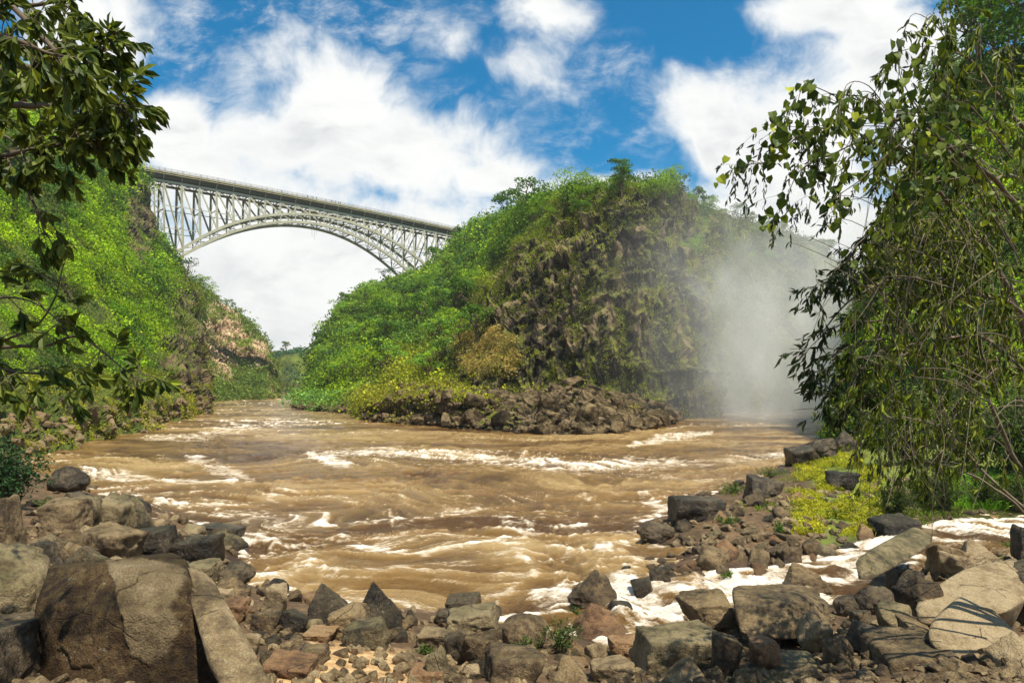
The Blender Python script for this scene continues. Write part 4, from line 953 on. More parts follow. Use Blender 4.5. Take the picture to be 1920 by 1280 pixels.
TB = [
 (-140, 1150, 100, 1330, 'dark', 'block', 'black shadowed boulder filling the lower left corner', 9.6),
 (-90, 1060, 60, 1130, 'basalt', 'block', 'brown boulder at the left edge behind the pale rimmed one', 13.0),
 (-130, 1000, 84, 1215, 'grey', 'round', 'grey green boulder with a pale worn rim cut off by the left edge', 11.0), (-40, 930, 36, 1035, 'basalt', 'block', 'brown boulder at the far left edge below the dark bush', 14.5),
 (96, 872, 168, 925, 'dark', 'round', 'low dark rounded rock at the water edge beside the white rapid', None), (72, 936, 162, 1012, 'basalt', 'block', 'brown block in front of the left bush', None),
 (134, 930, 192, 992, 'grey', 'block', 'pale flat faced rock right of the brown block by the left bush', None), (190, 926, 246, 992, 'grey', 'slab', 'split pale slab at the waterline with a dark hollow under it', None),
 (236, 936, 286, 1000, 'grey', 'point', 'narrow wedge of pale rock leaning toward the river', None), (130, 986, 258, 1048, 'basalt', 'block', 'broad brown rock just above the largest left block', None),
 (20, 1010, 120, 1080, 'dark', 'block', 'dark rock in the hollow behind the largest left block', None), (245, 986, 330, 1040, 'dark', 'block', 'shiny black faceted rock above the right corner of the largest left block', None),
 (334, 1002, 414, 1070, 'dark', 'block', 'dark upright block at the waterline left of the small white eddy', None), (338, 982, 382, 1008, 'grey', 'round', 'small pale stone on top of the waterline rocks', None),
 (372, 982, 456, 1008, 'dark', 'slab', 'flat dark slab reaching out into the river on the left', None), (404, 990, 433, 1022, 'grey', 'block', 'small pale block under the flat dark slab', None),
 (412, 1054, 476, 1096, 'dark', 'round', 'rounded black stone just below the white eddy', None), (346, 1052, 412, 1090, 'grey', 'slab', 'flaky pale rock beside the top of the tan splinter slab', None),
 (405, 1082, 470, 1124, 'basalt', 'round', 'brown stone below the rounded black stone', None), (388, 1100, 440, 1128, 'tan', 'slab', 'small tan slab lying right of the splinter slab', None),
 (404, 1124, 470, 1168, 'orange', 'block', 'rusty orange block right of the splinter slab', None), (448, 1184, 492, 1228, 'tan', 'block', 'tan block near the foot of the splinter slab', None),
 (500, 1084, 540, 1122, 'dark', 'round', 'small dark stone at the waterline left of the two pointed rocks', None), (494, 1096, 546, 1148, 'tan', 'block', 'sunlit tan rock with a slanting face at the waterline', None),
 (474, 1138, 532, 1186, 'basalt', 'block', 'brown block in front of the slanting tan rock', None), (528, 1138, 584, 1188, 'dark', 'block', 'black rock left of the first pointed rock', None),
 (576, 1094, 662, 1170, 'dark', 'point', 'wide dark pointed rock, the left one of two at the water edge', None), (618, 1128, 698, 1198, 'basalt', 'block', 'rounded brown block between the two dark pointed rocks', None),
 (670, 1090, 757, 1182, 'dark', 'point', 'tall dark pointed rock, the right one of two at the water edge', None), (646, 1160, 732, 1216, 'grey', 'block', 'grey cracked boulder below the tall pointed rock', None),
 (570, 1160, 609, 1186, 'grey', 'round', 'small grey stone above the flat orange stone', None), (570, 1178, 632, 1204, 'orange', 'slab', 'flat orange stone at the head of the sandy patch', None),
 (758, 1143, 784, 1168, 'dark', 'point', 'small black tip of rock right of the tall pointed rock', None), (778, 1180, 844, 1222, 'tan', 'slab', 'tan slab with a dark shadowed underside in the centre foreground', None),
 (813, 1142, 848, 1172, 'dark', 'block', 'small black block left of the flat dark rock at the water edge', None), (833, 1117, 904, 1152, 'dark', 'slab', 'flat topped black rock standing in the water at centre', None),
 (838, 1136, 937, 1190, 'grey', 'slab', 'greenish flat rock carrying leafy weeds', None), (830, 1174, 882, 1244, 'dark', 'block', 'tall dark block in the centre foreground', None),
 (868, 1182, 934, 1250, 'basalt', 'block', 'brown squarish block right of the tall dark block', None), (798, 1208, 844, 1276, 'grey', 'block', 'upright speckled block left of the tall dark block', None),
 (735, 1222, 784, 1252, 'tan', 'round', 'pale tan stone at the right end of the sandy patch', None), (766, 1250, 838, 1284, 'orange', 'slab', 'flat rusty stone at the bottom edge', None),
 (868, 1245, 902, 1270, 'tan', 'round', 'small tan cobble under the brown squarish block', None), (555, 1212, 614, 1246, 'basalt', 'slab', 'brown wedge lying in the sandy patch', None),
 (496, 1232, 592, 1270, 'orange', 'slab', 'broad orange brown slab at the left end of the sandy patch', None), (1066, 1068, 1155, 1140, 'basalt', 'point', 'brown pyramid rock standing where the white stream meets the river', None),
 (1138, 1126, 1186, 1164, 'dark', 'slab', 'small dark green slab in the foam right of the brown pyramid rock', None), (1070, 1130, 1186, 1204, 'orange', 'point', 'orange streaked boulder slanting down to the foam behind the weeds', None),
 (928, 1150, 1030, 1214, 'basalt', 'round', 'smooth rounded brown boulder left of the leafy weeds', None), (913, 1134, 942, 1164, 'dark', 'round', 'small dark stone at the waterline above the rounded boulder', None),
 (1140, 1194, 1202, 1234, 'orange', 'block', 'speckled orange rock left of the big cracked boulder', None), (1096, 1206, 1140, 1242, 'tan', 'round', 'striped tan cobble right of the leafy weeds', None),
 (1031, 1226, 1110, 1290, 'basalt', 'point', 'brown boulder with a mossy top at the bottom edge', None), (1106, 1230, 1187, 1284, 'tan', 'block', 'square tan block at the bottom edge', None),
 (902, 1214, 1022, 1300, 'basalt', 'block', 'large brown speckled boulder at the bottom edge below the weeds', None), (1188, 1178, 1348, 1262, 'grey', 'slab', 'wide pale grey boulder crossed by a curved crack', None),
 (1333, 1182, 1388, 1268, 'basalt', 'block', 'dark brown block right of the cracked pale boulder', None), (1185, 1230, 1358, 1340, 'tan', 'point', 'large tan boulder rising from the bottom edge below the cracked pale boulder', 12.6),
 (1226, 1168, 1278, 1196, 'dark', 'round', 'low dark stone at the edge of the foam above the cracked boulder', None), (1273, 1108, 1380, 1190, 'basalt', 'block', 'brown block with a rounded top left of the broad flat topped boulder', None),
 (1163, 1060, 1194, 1080, 'dark', 'round', 'small dark rock alone in the brown water right of the pyramid rock', None), (1184, 1082, 1224, 1126, 'dark', 'block', 'black block in the foam, left one of a pair', None),
 (1213, 1060, 1258, 1112, 'dark', 'block', 'black block in the foam, right one of a pair', None), (1303, 1024, 1360, 1068, 'basalt', 'block', 'dark brown block on the near corner of the rubble spit', None),
 (1496, 1148, 1562, 1222, 'tan', 'round', 'egg shaped tan boulder tucked under the broad flat topped boulder', 14.2), (1471, 1054, 1548, 1108, 'basalt', 'point', 'brown pyramid shaped rock above the broad flat topped boulder', None),
 (1403, 1194, 1464, 1244, 'orange', 'block', 'reddish block leaning on the low wide boulder', 13.0), (1566, 1110, 1610, 1156, 'dark', 'round', 'mossy dark boulder in the stream right of the flat topped boulder', None),
 (1606, 1096, 1673, 1152, 'dark', 'round', 'dark rounded boulder below the beam like slab', None), (1669, 1066, 1728, 1126, 'dark', 'block', 'wet black rock splashed by the small cascade', None),
 (1598, 1142, 1635, 1176, 'dark', 'block', 'small black rock in the foaming pool', None), (1643, 1132, 1708, 1192, 'grey', 'round', 'grey green rounded boulder with water around it', None),
 (1590, 1168, 1657, 1226, 'dark', 'block', 'striped black boulder at the lower end of the foaming pool', None), (1544, 1190, 1602, 1250, 'basalt', 'round', 'round brown boulder between the egg shaped boulder and the foam', None),
 (1708, 988, 1762, 1014, 'basalt', 'round', 'rounded brown rock at the top end of the beam like slab', None), (1740, 1016, 1803, 1076, 'basalt', 'block', 'angular brown block in the stream below the right bank', None),
 (1764, 1034, 1819, 1084, 'tan', 'block', 'tan cleft block just right of the angular brown block', None), (1798, 1008, 1865, 1064, 'tan', 'point', 'pinkish tan peaked rock under the right bank', None),
 (1690, 1078, 1774, 1172, 'basalt', 'block', 'brown block wedged left of the long smooth slab', 15.8), (1620, 1196, 1798, 1320, 'basalt', 'block', 'big brown boulder at the bottom right with pale broken edges', 12.6),
 (1872, 1198, 1960, 1310, 'tan', 'block', 'tan boulder cut off by the lower right corner', 11.6), (1683, 1156, 1744, 1210, 'tan', 'slab', 'small tan slab beside the big tan boulder', 14.6),
 (1900, 984, 1946, 1060, 'dark', 'block', 'dark upright stone at the right edge above the slab', None), (1870, 1050, 2000, 1172, 'dark', 'block', 'large black shadowed boulder at the right edge behind the slab', 16.5),
 (1800, 1262, 1884, 1310, 'orange', 'round', 'mossy orange boulder at the bottom edge on the right', 11.8),
 (1255, 930, 1356, 978, 'dark', 'slab', 'long flat black slab at the tip of the rubble spit', None), (1198, 976, 1264, 1018, 'dark', 'round', 'dark rock at the outermost point of the spit', None),
 (1398, 890, 1462, 938, 'dark', 'block', 'black blocky outcrop on the far side of the spit', None), (1502, 1008, 1529, 1052, 'basalt', 'block', 'upright brown block at the stream edge of the spit', None),
 (1522, 1020, 1570, 1054, 'grey', 'round', 'smooth grey stone beside the upright brown block', None), (1448, 1022, 1499, 1060, 'basalt', 'block', 'reddish brown block on the stream side of the spit', None),
 (1546, 882, 1602, 918, 'dark', 'block', 'dark boulder among yellow moss under the hanging branches', None), (1638, 966, 1712, 1014, 'dark', 'block', 'dark rock at the water edge below the yellow moss', None),
 (1476, 836, 1530, 872, 'dark', 'slab', 'black outcrop at the far tip of the right bank', None), (1508, 820, 1570, 862, 'dark', 'block', 'larger black outcrop behind the far tip of the right bank', None), (1560, 806, 1604, 846, 'dark', 'point', 'black outcrop half hidden by the hanging leaves', None)]
for k, (x0, y0, x1, y1, mt, kd, lab, d) in enumerate(TB): fit_rock(x0, y0, x1, y1, mt, kd, lab, 500 + k, d)
# smaller stones: shared shapes, each stone its own object
PROTO = {}
for mt in ('basalt', 'dark', 'tan', 'orange', 'grey', 'rubble'):
    PROTO[mt] = []
    for k in range(5):
        V, F = rock_from_pts(rock_pts(700 + k * 7, ['block', 'block', 'slab', 'point', 'round'][k]), 3 if mt == 'rubble' else 4, 700 + k, 44, .06, .10)
        PROTO[mt].append(mesh_np('rock', V / np.abs(V).max(), F, smooth=mt != 'rubble', mats=[M[mt]]))
def stone(pos, s, mt, label, group, flat=.75, r=rng):
    o = obj('rock', PROTO[mt][int(r.integers(0, 5))], label=label, cat='rock', group=group)
    o.location = tuple(pos); o.scale = (s * r.uniform(.8, 1.25), s * r.uniform(.8, 1.2), s * flat * r.uniform(.7, 1.2)); o.rotation_euler = (r.uniform(-.5, .5), r.uniform(-.5, .5), r.uniform(0, 6.28)); return o
r5 = np.random.default_rng(55)
MARKS = [('splinter slab', 430, 1180), ('rusty orange block', 437, 1145), ('flat dark slab', 414, 995), ('first pointed rock', 618, 1130), ('tall pointed rock', 713, 1130), ('sandy patch', 640, 1240), ('green flat rock', 888, 1160), ('brown pyramid rock', 1110, 1104),
         ('leafy weeds', 1045, 1200), ('cracked pale boulder', 1268, 1218), ('flat topped boulder', 1465, 1150), ('egg shaped boulder', 1528, 1185), ('beam like slab', 1670, 1045), ('rounded tan boulder', 1830, 1180), ('black slab at the spit tip', 1305, 955), ('black blocky outcrop', 1430, 915),
         ('upright block on the spit', 1515, 1030), ('white foam below the spit', 1250, 1130), ('outermost spit rock', 1230, 998), ('yellow moss', 1570, 930), ('largest left block', 260, 1100), ('left bush', 60, 930), ('square tan block', 1146, 1256), ('big brown corner boulder', 1700, 1240), ('pale wedge by the river', 260, 968)]
used_lab = {}
def stone_label(x, y, s, mt):
    k = min(MARKS, key=lambda m: math.hypot(m[1] - x, (m[2] - y) * 1.6)); dx, dy = x - k[1], (y - k[2]) * 1.6
    w = ('left of' if dx < 0 else 'right of') if abs(dx) > abs(dy) else ('behind' if dy < 0 else 'in front of')
    a = {'dark': 'black', 'basalt': 'brown', 'tan': 'tan', 'grey': 'grey', 'orange': 'orange'}[mt]; z = 'small' if s < 13 else ('medium' if s < 20 else 'larger')
    key = (z, a, w, k[0]); n = used_lab[key] = used_lab.get(key, 0) + 1
    o = ['', ', second such', ', third such', ', fourth such', ', fifth such', ', sixth such'][min(n - 1, 5)]
    return f'{z} {a} stone {w} the {k[0]}{o}'
def strew(n, box, poly, inset, sizes, mts, group, skip=lambda x, y: False):
    c = 0
    while c < n:
        x, y = r5.uniform(box[0], box[2]), r5.uniform(box[1], box[3]); d, z = ground_hit(x, y); q = PW(x, y, z)
        if sdist(np.array(q[0]), np.array(q[1]), poly) < inset or skip(x, y): continue
        sp = sizes[0] + (sizes[1] - sizes[0]) * r5.uniform() ** 1.7; s = sp / 1300 * d; mt = mts[r5.integers(0, len(mts))]
        stone(q + [0, 0, s * .15], s, mt, stone_label(x, y, sp, mt), group, r=r5); c += 1
DM = ['dark', 'basalt', 'basalt', 'grey', 'dark', 'tan', 'basalt', 'orange']
strew(70, (1200, 905, 1640, 1078), HEAD, -.3, (8, 26), ['dark', 'dark', 'basalt', 'basalt', 'grey', 'orange'], 'stones of the rubble spit', lambda x, y: x > 1500 and y < 960)
strew(46, (800, 1150, 1900, 1285), NEAR, .0, (11, 34), DM, 'small stones between the foreground boulders')
strew(34, (380, 1080, 860, 1285), NEAR, .0, (9, 30), DM, 'small stones between the foreground boulders', lambda x, y: 520 < x < 770 and y > 1200)
strew(46, (60, 925, 430, 1080), NEAR, -.2, (11, 36), ['dark', 'basalt', 'grey', 'basalt', 'tan'], 'broken stones above the largest left block')
strew(12, (500, 1200, 780, 1285), NEAR, .0, (5, 14), ['orange', 'tan', 'basalt'], 'small flat stones on the sandy patch')
def shelf_pts(n, seed, x0, x1, zmax=7.5):
    return pick(SG, SN, n, lambda px, py, G: (px > x0) * (px < x1) * (G[..., 2] > -.3) * (py > 722) * 1.0, seed, .95)
p, n = shelf_pts(92, 61, 800, 1262)
rub = []
for q in p:
    s = r5.uniform(.8, 2.3); x_ = topix(q)[0]; t = stone(q + [0, 0, s * .2], s, 'rubble', f"{'huge' if s > 1.9 else 'large' if s > 1.5 else 'medium' if s > 1.1 else 'smaller'} dark block {'at the waterline' if q[2] < 1.2 else 'low down' if q[2] < 3 else 'near the top'} of the promontory rubble, {['left end', 'left half', 'centre', 'right half', 'right end'][int(np.clip((x_ - 800) / 93, 0, 4))]}", 'rubble at the foot of the promontory', .8, r5); rub.append((x_, t))
number_doubles(rub)
def rock_mass(name, pos, size, mt, seed, label, sub=3):
    r = np.random.default_rng(seed); Vs = []; Fs = []; nb = 0
    base_ = [rock_from_pts(rock_pts(800 + k, ['block', 'slab', 'block', 'point'][k % 4]), sub, 800 + k, 90, .015, .05) for k in range(8)]
    for i, q in enumerate(pos):
        V, F = base_[i % 8]; V = V / np.abs(V).max(); a, b, c_ = r.uniform(0, 6.28, 3)
        Rm = np.array(Matrix.Rotation(a, 3, 'Z') @ Matrix.Rotation(b * .16, 3, 'X') @ Matrix.Rotation(c_ * .16, 3, 'Y'))
        V = (V * np.array([1, r.uniform(.6, 1), r.uniform(.4, .9)]) * size[i]) @ Rm.T + q; Vs.append(V); Fs.append(F + nb); nb += len(V)
    obj(name, mesh_np(name, np.concatenate(Vs), np.concatenate(Fs), smooth=False, mats=[M[mt]]), kind='stuff', label=label)
p, n = shelf_pts(3200, 62, 720, 1275); rock_mass('scree', p, .2 + 1.3 * r5.uniform(0, 1, len(p)) ** 3, 'rubble', 63, 'small broken stones heaped at the foot of the promontory')
p, n = pick(SG, SN, 1100, lambda px, py, G: (px < 900) * (G[..., 2] < 1.4) * (G[..., 2] > -.3) * 1.0, 64, .95); rock_mass('scree', p, r5.uniform(.15, .7, len(p)), 'rubble', 65, 'line of small stones along the waterline under the rock shelf')
p, n = pick(LG, LN, 420, lambda px, py, G: (py > 735) * (G[..., 2] < 4) * (G[..., 2] > -.5) * 1.0, 66, .5); rock_mass('scree', p, r5.uniform(.25, .9, len(p)), 'basalt', 67, 'stones along the waterline at the foot of the left bank')
pp = []
while len(pp) < 2000:
    x, y = r5.uniform(60, 1960), r5.uniform(890, 1300)
    if y < 1100 and 450 < x < 1200: continue
    d, z = ground_hit(x, y); q = PW(x, y, z); X_, Y_ = np.array(q[0]), np.array(q[1])
    if max(sdist(X_, Y_, NEAR), sdist(X_, Y_, HEAD)) < -.25: continue
    pp.append(q + [0, 0, .02])
pp = np.array(pp); rock_mass('gravel', pp, r5.uniform(.04, .17, len(pp)) * np.where(pp[:, 1] > 22, 1.9, 1), 'tan', 69, 'loose brown gravel and cobbles between the boulders')
k = r5.integers(0, len(pp), 700); q = pp[k] + r5.normal(0, .3, (700, 3)) * [1, 1, 0]; q[:, 2] = np.maximum(ground_h(q[:, 0], q[:, 1]), -.1); rock_mass('gravel', q, r5.uniform(.06, .22, 700) * np.where(q[:, 1] > 22, 1.7, 1), 'basalt', 70, 'dark cobbles between the boulders')

# ------------------------------------------------------------------ near vegetation, modelled leaf by leaf
def leaf_template(kind):
    if kind == 'heart': y = [0, .30, .68, 1.0]; x = [.46, .40]; yo = [.22, .58]
    elif kind == 'narrow': y = [0, .35, .72, 1.0]; x = [.5, .36]; yo = [.35, .72]
    else: y = [0, .32, .70, 1.0]; x = [.44, .46]; yo = [.34, .70]
    mid = [(0, y[0], 0), (0, y[1], 0), (0, y[2], -.015), (0, y[3], -.09)]
    V = mid + [(-x[0], yo[0], .10), (-x[1], yo[1], .08), (x[0], yo[0], .10), (x[1], yo[1], .08)]
    if kind == 'heart': V[4] = (-.44, .02, .08); V[6] = (.44, .02, .08); V[5] = (-.47, .46, .07); V[7] = (.47, .46, .07)
    return np.array(V), np.array([[0, 1, 4], [0, 6, 1], [2, 3, 5], [2, 7, 3]]), np.array([[1, 2, 5, 4], [1, 6, 7, 2]])
def leaves(pos, dirn, L, W, tint, kind='oval', r=rng, face=None, droop=.25):
    n = len(pos); V0, T3, Q4 = leaf_template(kind); d = unit(np.asarray(dirn) + np.array([0, 0, -droop]))
    f = r.normal(0, 1, (n, 3)) if face is None else np.asarray(face) + r.normal(0, .6, (n, 3))
    a = unit(np.cross(d, f)); b = np.cross(a, d)
    L = np.broadcast_to(L, n)[:, None, None]; W = np.broadcast_to(W, n)[:, None, None]
    V = pos[:, None] + V0[None, :, :1] * a[:, None] * W + V0[None, :, 1:2] * d[:, None] * L + V0[None, :, 2:] * b[:, None] * L
    o = np.arange(n)[:, None, None] * 8
    return V.reshape(-1, 3), (T3[None] + o).reshape(-1, 3), (Q4[None] + o).reshape(-1, 4), np.repeat(tint, 8, 0)
class Plant:
    def __init__(s, seed): s.w = MB(); s.P = []; s.D = []; s.L = []; s.C = []; s.K = []; s.r = np.random.default_rng(seed)
    def limb(s, pts, r0, r1, sides=5, n=None):
        c = catmull(np.array(pts), n or len(pts) * 5); c = c + fbm(c * 2.1, 3, 2)[:, None] * .04 * s.r.normal(0, 1, 3); s.w.tube(c, np.linspace(r0, r1, len(c)), sides); return c
    def leaf(s, p, d, L): s.P.append(p); s.D.append(d); s.L.append(L)
    def twig(s, p, d, length, r0, droop=.5, nleaf=8, L=.14, whorl=True, spread=.7, step=6):
        pts = [np.array(p)]; d = unit(np.array(d, float))
        for k in range(step):
            d = unit(d + np.array([0, 0, -droop / step]) + s.r.normal(0, .12, 3)); pts.append(pts[-1] + d * length / step)
        pts = np.array(pts); s.w.tube(pts, np.linspace(r0, r0 * .35, len(pts)), 4)
        for j in range(nleaf):
            u = 1 - s.r.uniform(0, 1) ** 1.6 * (.45 if whorl else .95); q = pts[0] * 0; x = u * (len(pts) - 1); i = min(int(x), len(pts) - 2)
            q = pts[i] + (pts[i + 1] - pts[i]) * (x - i); s.leaf(q, unit(d + s.r.normal(0, spread, 3)), L * s.r.uniform(.65, 1.15))
        return pts
    def done(s, name, label, cat, loc, W, kind, c0, c1, face=None, droop=.25, bark='bark', wood='branches', foliage='leaves', group=None, extra=None):
        P, D, L = np.array(s.P), np.array(s.D), np.array(s.L); t = s.r.uniform(0, 1, len(P)) ** 1.4; cc = mixc(c0, c1, t)
        if extra is not None: k = s.r.uniform(0, 1, len(P)) < .05; cc[k] = extra
        V, F3, F4, C = leaves(P, D, L, L * W, cc, kind, s.r, face, droop)
        root = empty(name, loc, label, cat, group); inv = Matrix.Translation(-Vector(loc))
        a = obj(wood, s.w.mesh(wood, M[bark], True), root); a.matrix_parent_inverse = inv
        b = obj(foliage, mesh_np(foliage, V, [F3, F4], smooth=False, attrs={'tint': C}, mats=[M['leaf_near']]), root); b.matrix_parent_inverse = inv
        return root
# big leaved tree whose limbs hang in from the left
A = Plant(81)
trunk = A.limb([P3(-520, 1500, 7.5) * [1, 1, 0] + [0, 0, 3.0], P3(-480, 900, 7.4), P3(-420, 300, 7.3), P3(-330, -250, 7.3), P3(-260, -700, 7.6)], .26, .12, 9)
LIMBS = [([(-430, 420, 7.3), (-200, 260, 7.1), (0, 131, 7.0), (112, 141, 6.8), (165, 120, 6.7), (222, 60, 6.6)], .05, .008, 1.0, 34), ([(-420, 480, 7.3), (-150, 300, 7.0), (0, 196, 6.7), (110, 205, 6.5), (180, 222, 6.4), (240, 215, 6.3)], .05, .008, 1.0, 36),
         ([(-350, -150, 7.3), (-80, -70, 6.8), (60, 55, 6.3), (150, 150, 6.1), (215, 192, 6.0), (262, 228, 6.0)], .04, .007, 1.0, 34), ([(-350, -150, 7.3), (-100, -30, 7.4), (40, 10, 7.6), (110, 5, 7.6), (150, 30, 7.5)], .04, .008, .8, 22),
         ([(-430, 420, 7.3), (-200, 330, 6.4), (30, 290, 6.1), (130, 270, 6.0), (215, 265, 6.0)], .035, .006, 1.1, 30), ([(-440, 560, 7.4), (-200, 420, 6.8), (10, 335, 6.4), (60, 380, 6.2), (85, 440, 6.2)], .03, .005, 1.1, 8),
         ([(-200, 700, 7), (0, 642, 6.6), (60, 608, 6.5), (105, 545, 6.4), (125, 475, 6.4)], .016, .004, .3, 5), ([(-300, 690, 7), (0, 652, 6.8), (85, 648, 6.7), (150, 632, 6.7), (230, 690, 6.7), (262, 716, 6.7)], .022, .004, .5, 13),
         ([(-350, 60, 7.3), (-100, 60, 5.8), (10, 70, 5.4), (90, 100, 5.3), (150, 110, 5.3)], .03, .006, .9, 24), ([(-420, 360, 7.3), (-150, 180, 7.8), (20, 150, 8.0), (130, 240, 8.0), (190, 290, 8.0)], .035, .006, 1.0, 20),
         ([(-430, 520, 7.3), (-120, 560, 6.6), (40, 560, 6.3), (120, 610, 6.2)], .02, .004, .8, 6), ([(-440, 620, 7.3), (-160, 700, 6.3), (-20, 690, 6.0), (60, 700, 6.0), (180, 700, 6.2)], .02, .004, .9, 12),
         ([(-350, 0, 7.3), (-200, 100, 6.6), (-60, 220, 6.4), (20, 260, 6.3), (60, 330, 6.3)], .03, .006, 1.0, 14)]
for li, (pts, r0, r1, den, nt) in enumerate(LIMBS):
    if li in (0, 1, 2, 3, 4, 8): nt *= 1.15
    c = A.limb([P3(*q) for q in pts], r0, r1, 6, 40)
    for k in range(int(nt * 1.25)):
        u = A.r.uniform(.30, 1.0) if k % 4 else A.r.uniform(.75, 1.0); i = int(u * 38); d = unit(c[min(i + 1, 39)] - c[i]); side = A.r.normal(0, .8, 3); side[1] *= .7
        A.twig(c[i], d * .6 + side + [0, 0, .05], A.r.uniform(.2, .46) * (1 if u < .9 else .6), .006, .75, int(A.r.integers(9, 15)), .15, True, .55)
# the crown above and left of the view, which shades the bank below
for k in range(130):
    a = A.r.uniform(0, 6.28); rr = A.r.uniform(.2, 1) ** .6
    q = P3(-420, -300, 7.2) + np.array([np.cos(a) * 2.6 * rr, np.sin(a) * 3.6 * rr - .8, A.r.uniform(-1.2, 1.2)])
    if q[1] > .3:
        x_, y_ = topix(q)
        if x_ > -60 and y_ > -80: continue
    A.twig(q, A.r.normal(0, 1, 3), .5, .007, .5, 12, .21, True, .7)
A.done('tree', 'dark broad leaved tree whose branches hang in from the upper left corner', 'tree', (float(trunk[0][0]), float(trunk[0][1]), 3.0), .36, 'oval', (.035, .062, .010), (.16, .19, .022), face=(0, -1, .3), droop=.55, extra=(.26, .30, .03))

def leafy_shrub(loc, rad, h, nst, nl, L, W, kind, c0, c1, label, seed, name='bush', cat='bush', droop=.3, up=1.0, bark='bark', stems=True, group=None):
    S = Plant(seed); loc = np.array(loc, float)
    for k in range(nst):
        a = S.r.uniform(0, 6.28); lean = S.r.uniform(.1, 1.0); e = loc + np.array([np.cos(a) * rad * lean, np.sin(a) * rad * lean * .8, h * S.r.uniform(.45, 1.0) * (1 - .35 * lean) * up])
        m = (loc + e) / 2 + np.array([0, 0, h * .12]); c = S.limb([loc + S.r.normal(0, .08, 3) * [1, 1, 0], m, e], .006 + .004 * h, .002, 4, 9)
        for j in range(nl):
            u = S.r.uniform(.2, 1) ; i = min(int(u * 8), 7); q = c[i] + (c[i + 1] - c[i]) * S.r.uniform() + S.r.normal(0, .05 * h, 3); S.leaf(q, unit(S.r.normal(0, 1, 3) + [0, 0, .3]), L * S.r.uniform(.6, 1.2))
    return S.done(name, label, cat, tuple(loc), W, kind, c0, c1, droop=droop, bark=bark, group=group, wood='stems')
def gp(x, y):
    d, z = ground_hit(x, y); return P3(x, y, d)
# dark bush on the left bank
q = gp(20, 955)
leafy_shrub(q, 2.3, 3.4, 90, 34, .20, .42, 'oval', (.012, .04, .012), (.05, .12, .03), 'dark green leafy bush at the left edge above the boulders', 90)
leafy_shrub(gp(-60, 900), 2.6, 4.4, 80, 34, .22, .42, 'oval', (.015, .04, .01), (.06, .12, .02), 'taller dark bush behind, cut off by the left edge', 91)
leafy_shrub(gp(95, 965), .8, .9, 26, 24, .12, .4, 'oval', (.03, .06, .01), (.14, .20, .03), 'small lighter green plant at the foot of the dark left bush', 92)
# weeds between the foreground rocks
for k, (x, y, rd, h, n, lab) in enumerate([(1050, 1225, .62, .95, 46, 'bushy dark green weed growing between the foreground boulders at centre right'), (985, 1235, .40, .55, 26, 'low leafy weed left of the bushy dark weed'), (905, 1178, .35, .45, 26, 'weed trailing over the greenish flat rock'),
        (1075, 1160, .35, .5, 20, 'sprig of leaves at the foot of the brown pyramid rock'), (800, 1228, .22, .25, 12, 'tiny grassy weed beside the sandy patch'), (1462, 1005, .40, .9, 22, 'upright leafy weed on the rubble spit'),
        (1375, 925, 1.3, .8, 46, 'spreading pale green weed on the far edge of the spit'), (1445, 895, 1.6, .9, 50, 'broad green weed patch behind the black outcrop'), (1362, 985, .8, .5, 26, 'low green weed in the middle of the spit'),
        (1365, 1085, .35, .35, 14, 'weed tuft in the foam below the spit'), (1890, 1035, .5, .5, 26, 'small plant on the top of the smooth slab at the right')]):
    leafy_shrub(gp(x, y), rd, h, n, 13, .075 if y > 1100 else .11, .45, 'oval', (.03, .07, .012), (.16, .26, .03) if y < 1100 else (.10, .16, .02), lab, 100 + k, name='weed', cat='weed')

# willow like shrub hanging in from the right
W_ = Plant(120); base = gp(1960, 1010)
trunks = [([(1990, 1010, 13), (1960, 800, 12.6), (1900, 560, 12), (1780, 380, 11), (1690, 300, 10.4)], .075, .02), ([(2010, 1010, 13), (2000, 700, 12.4), (1925, 420, 11), (1800, 290, 10), (1700, 235, 9.4), (1610, 225, 9.2)], .06, .014),
          ([(1980, 1010, 13.4), (1900, 850, 13), (1790, 620, 12.6), (1680, 540, 12.2), (1590, 575, 12)], .05, .012), ([(2020, 1010, 13), (1950, 640, 11.5), (1830, 545, 11), (1700, 520, 10.8), (1600, 560, 10.6), (1545, 620, 10.6)], .045, .01),
          ([(1990, 1010, 14), (1860, 900, 14), (1760, 800, 14), (1650, 780, 13.8)], .04, .01), ([(2010, 1000, 12), (1960, 760, 11), (1860, 650, 10.5), (1760, 640, 10.2), (1650, 690, 10)], .04, .01),
          ([(2050, 900, 11), (2000, 400, 10.4), (1900, 220, 10), (1830, 130, 10), (1780, 95, 10)], .05, .01), ([(2010, 1000, 13), (1990, 500, 12.6), (1900, 330, 12.2), (1780, 420, 12), (1700, 480, 12)], .05, .01),
          ([(2100, 1000, 12.5), (2080, 600, 12), (1980, 420, 11.6), (1880, 420, 11.4), (1780, 520, 11.2)], .05, .012), ([(1960, 1010, 12.4), (1900, 940, 12.2), (1800, 880, 12.2), (1700, 860, 12.4)], .03, .008)]
TC = [W_.limb([P3(*q) for q in pts], a, b, 6, 44) for pts, a, b in trunks]
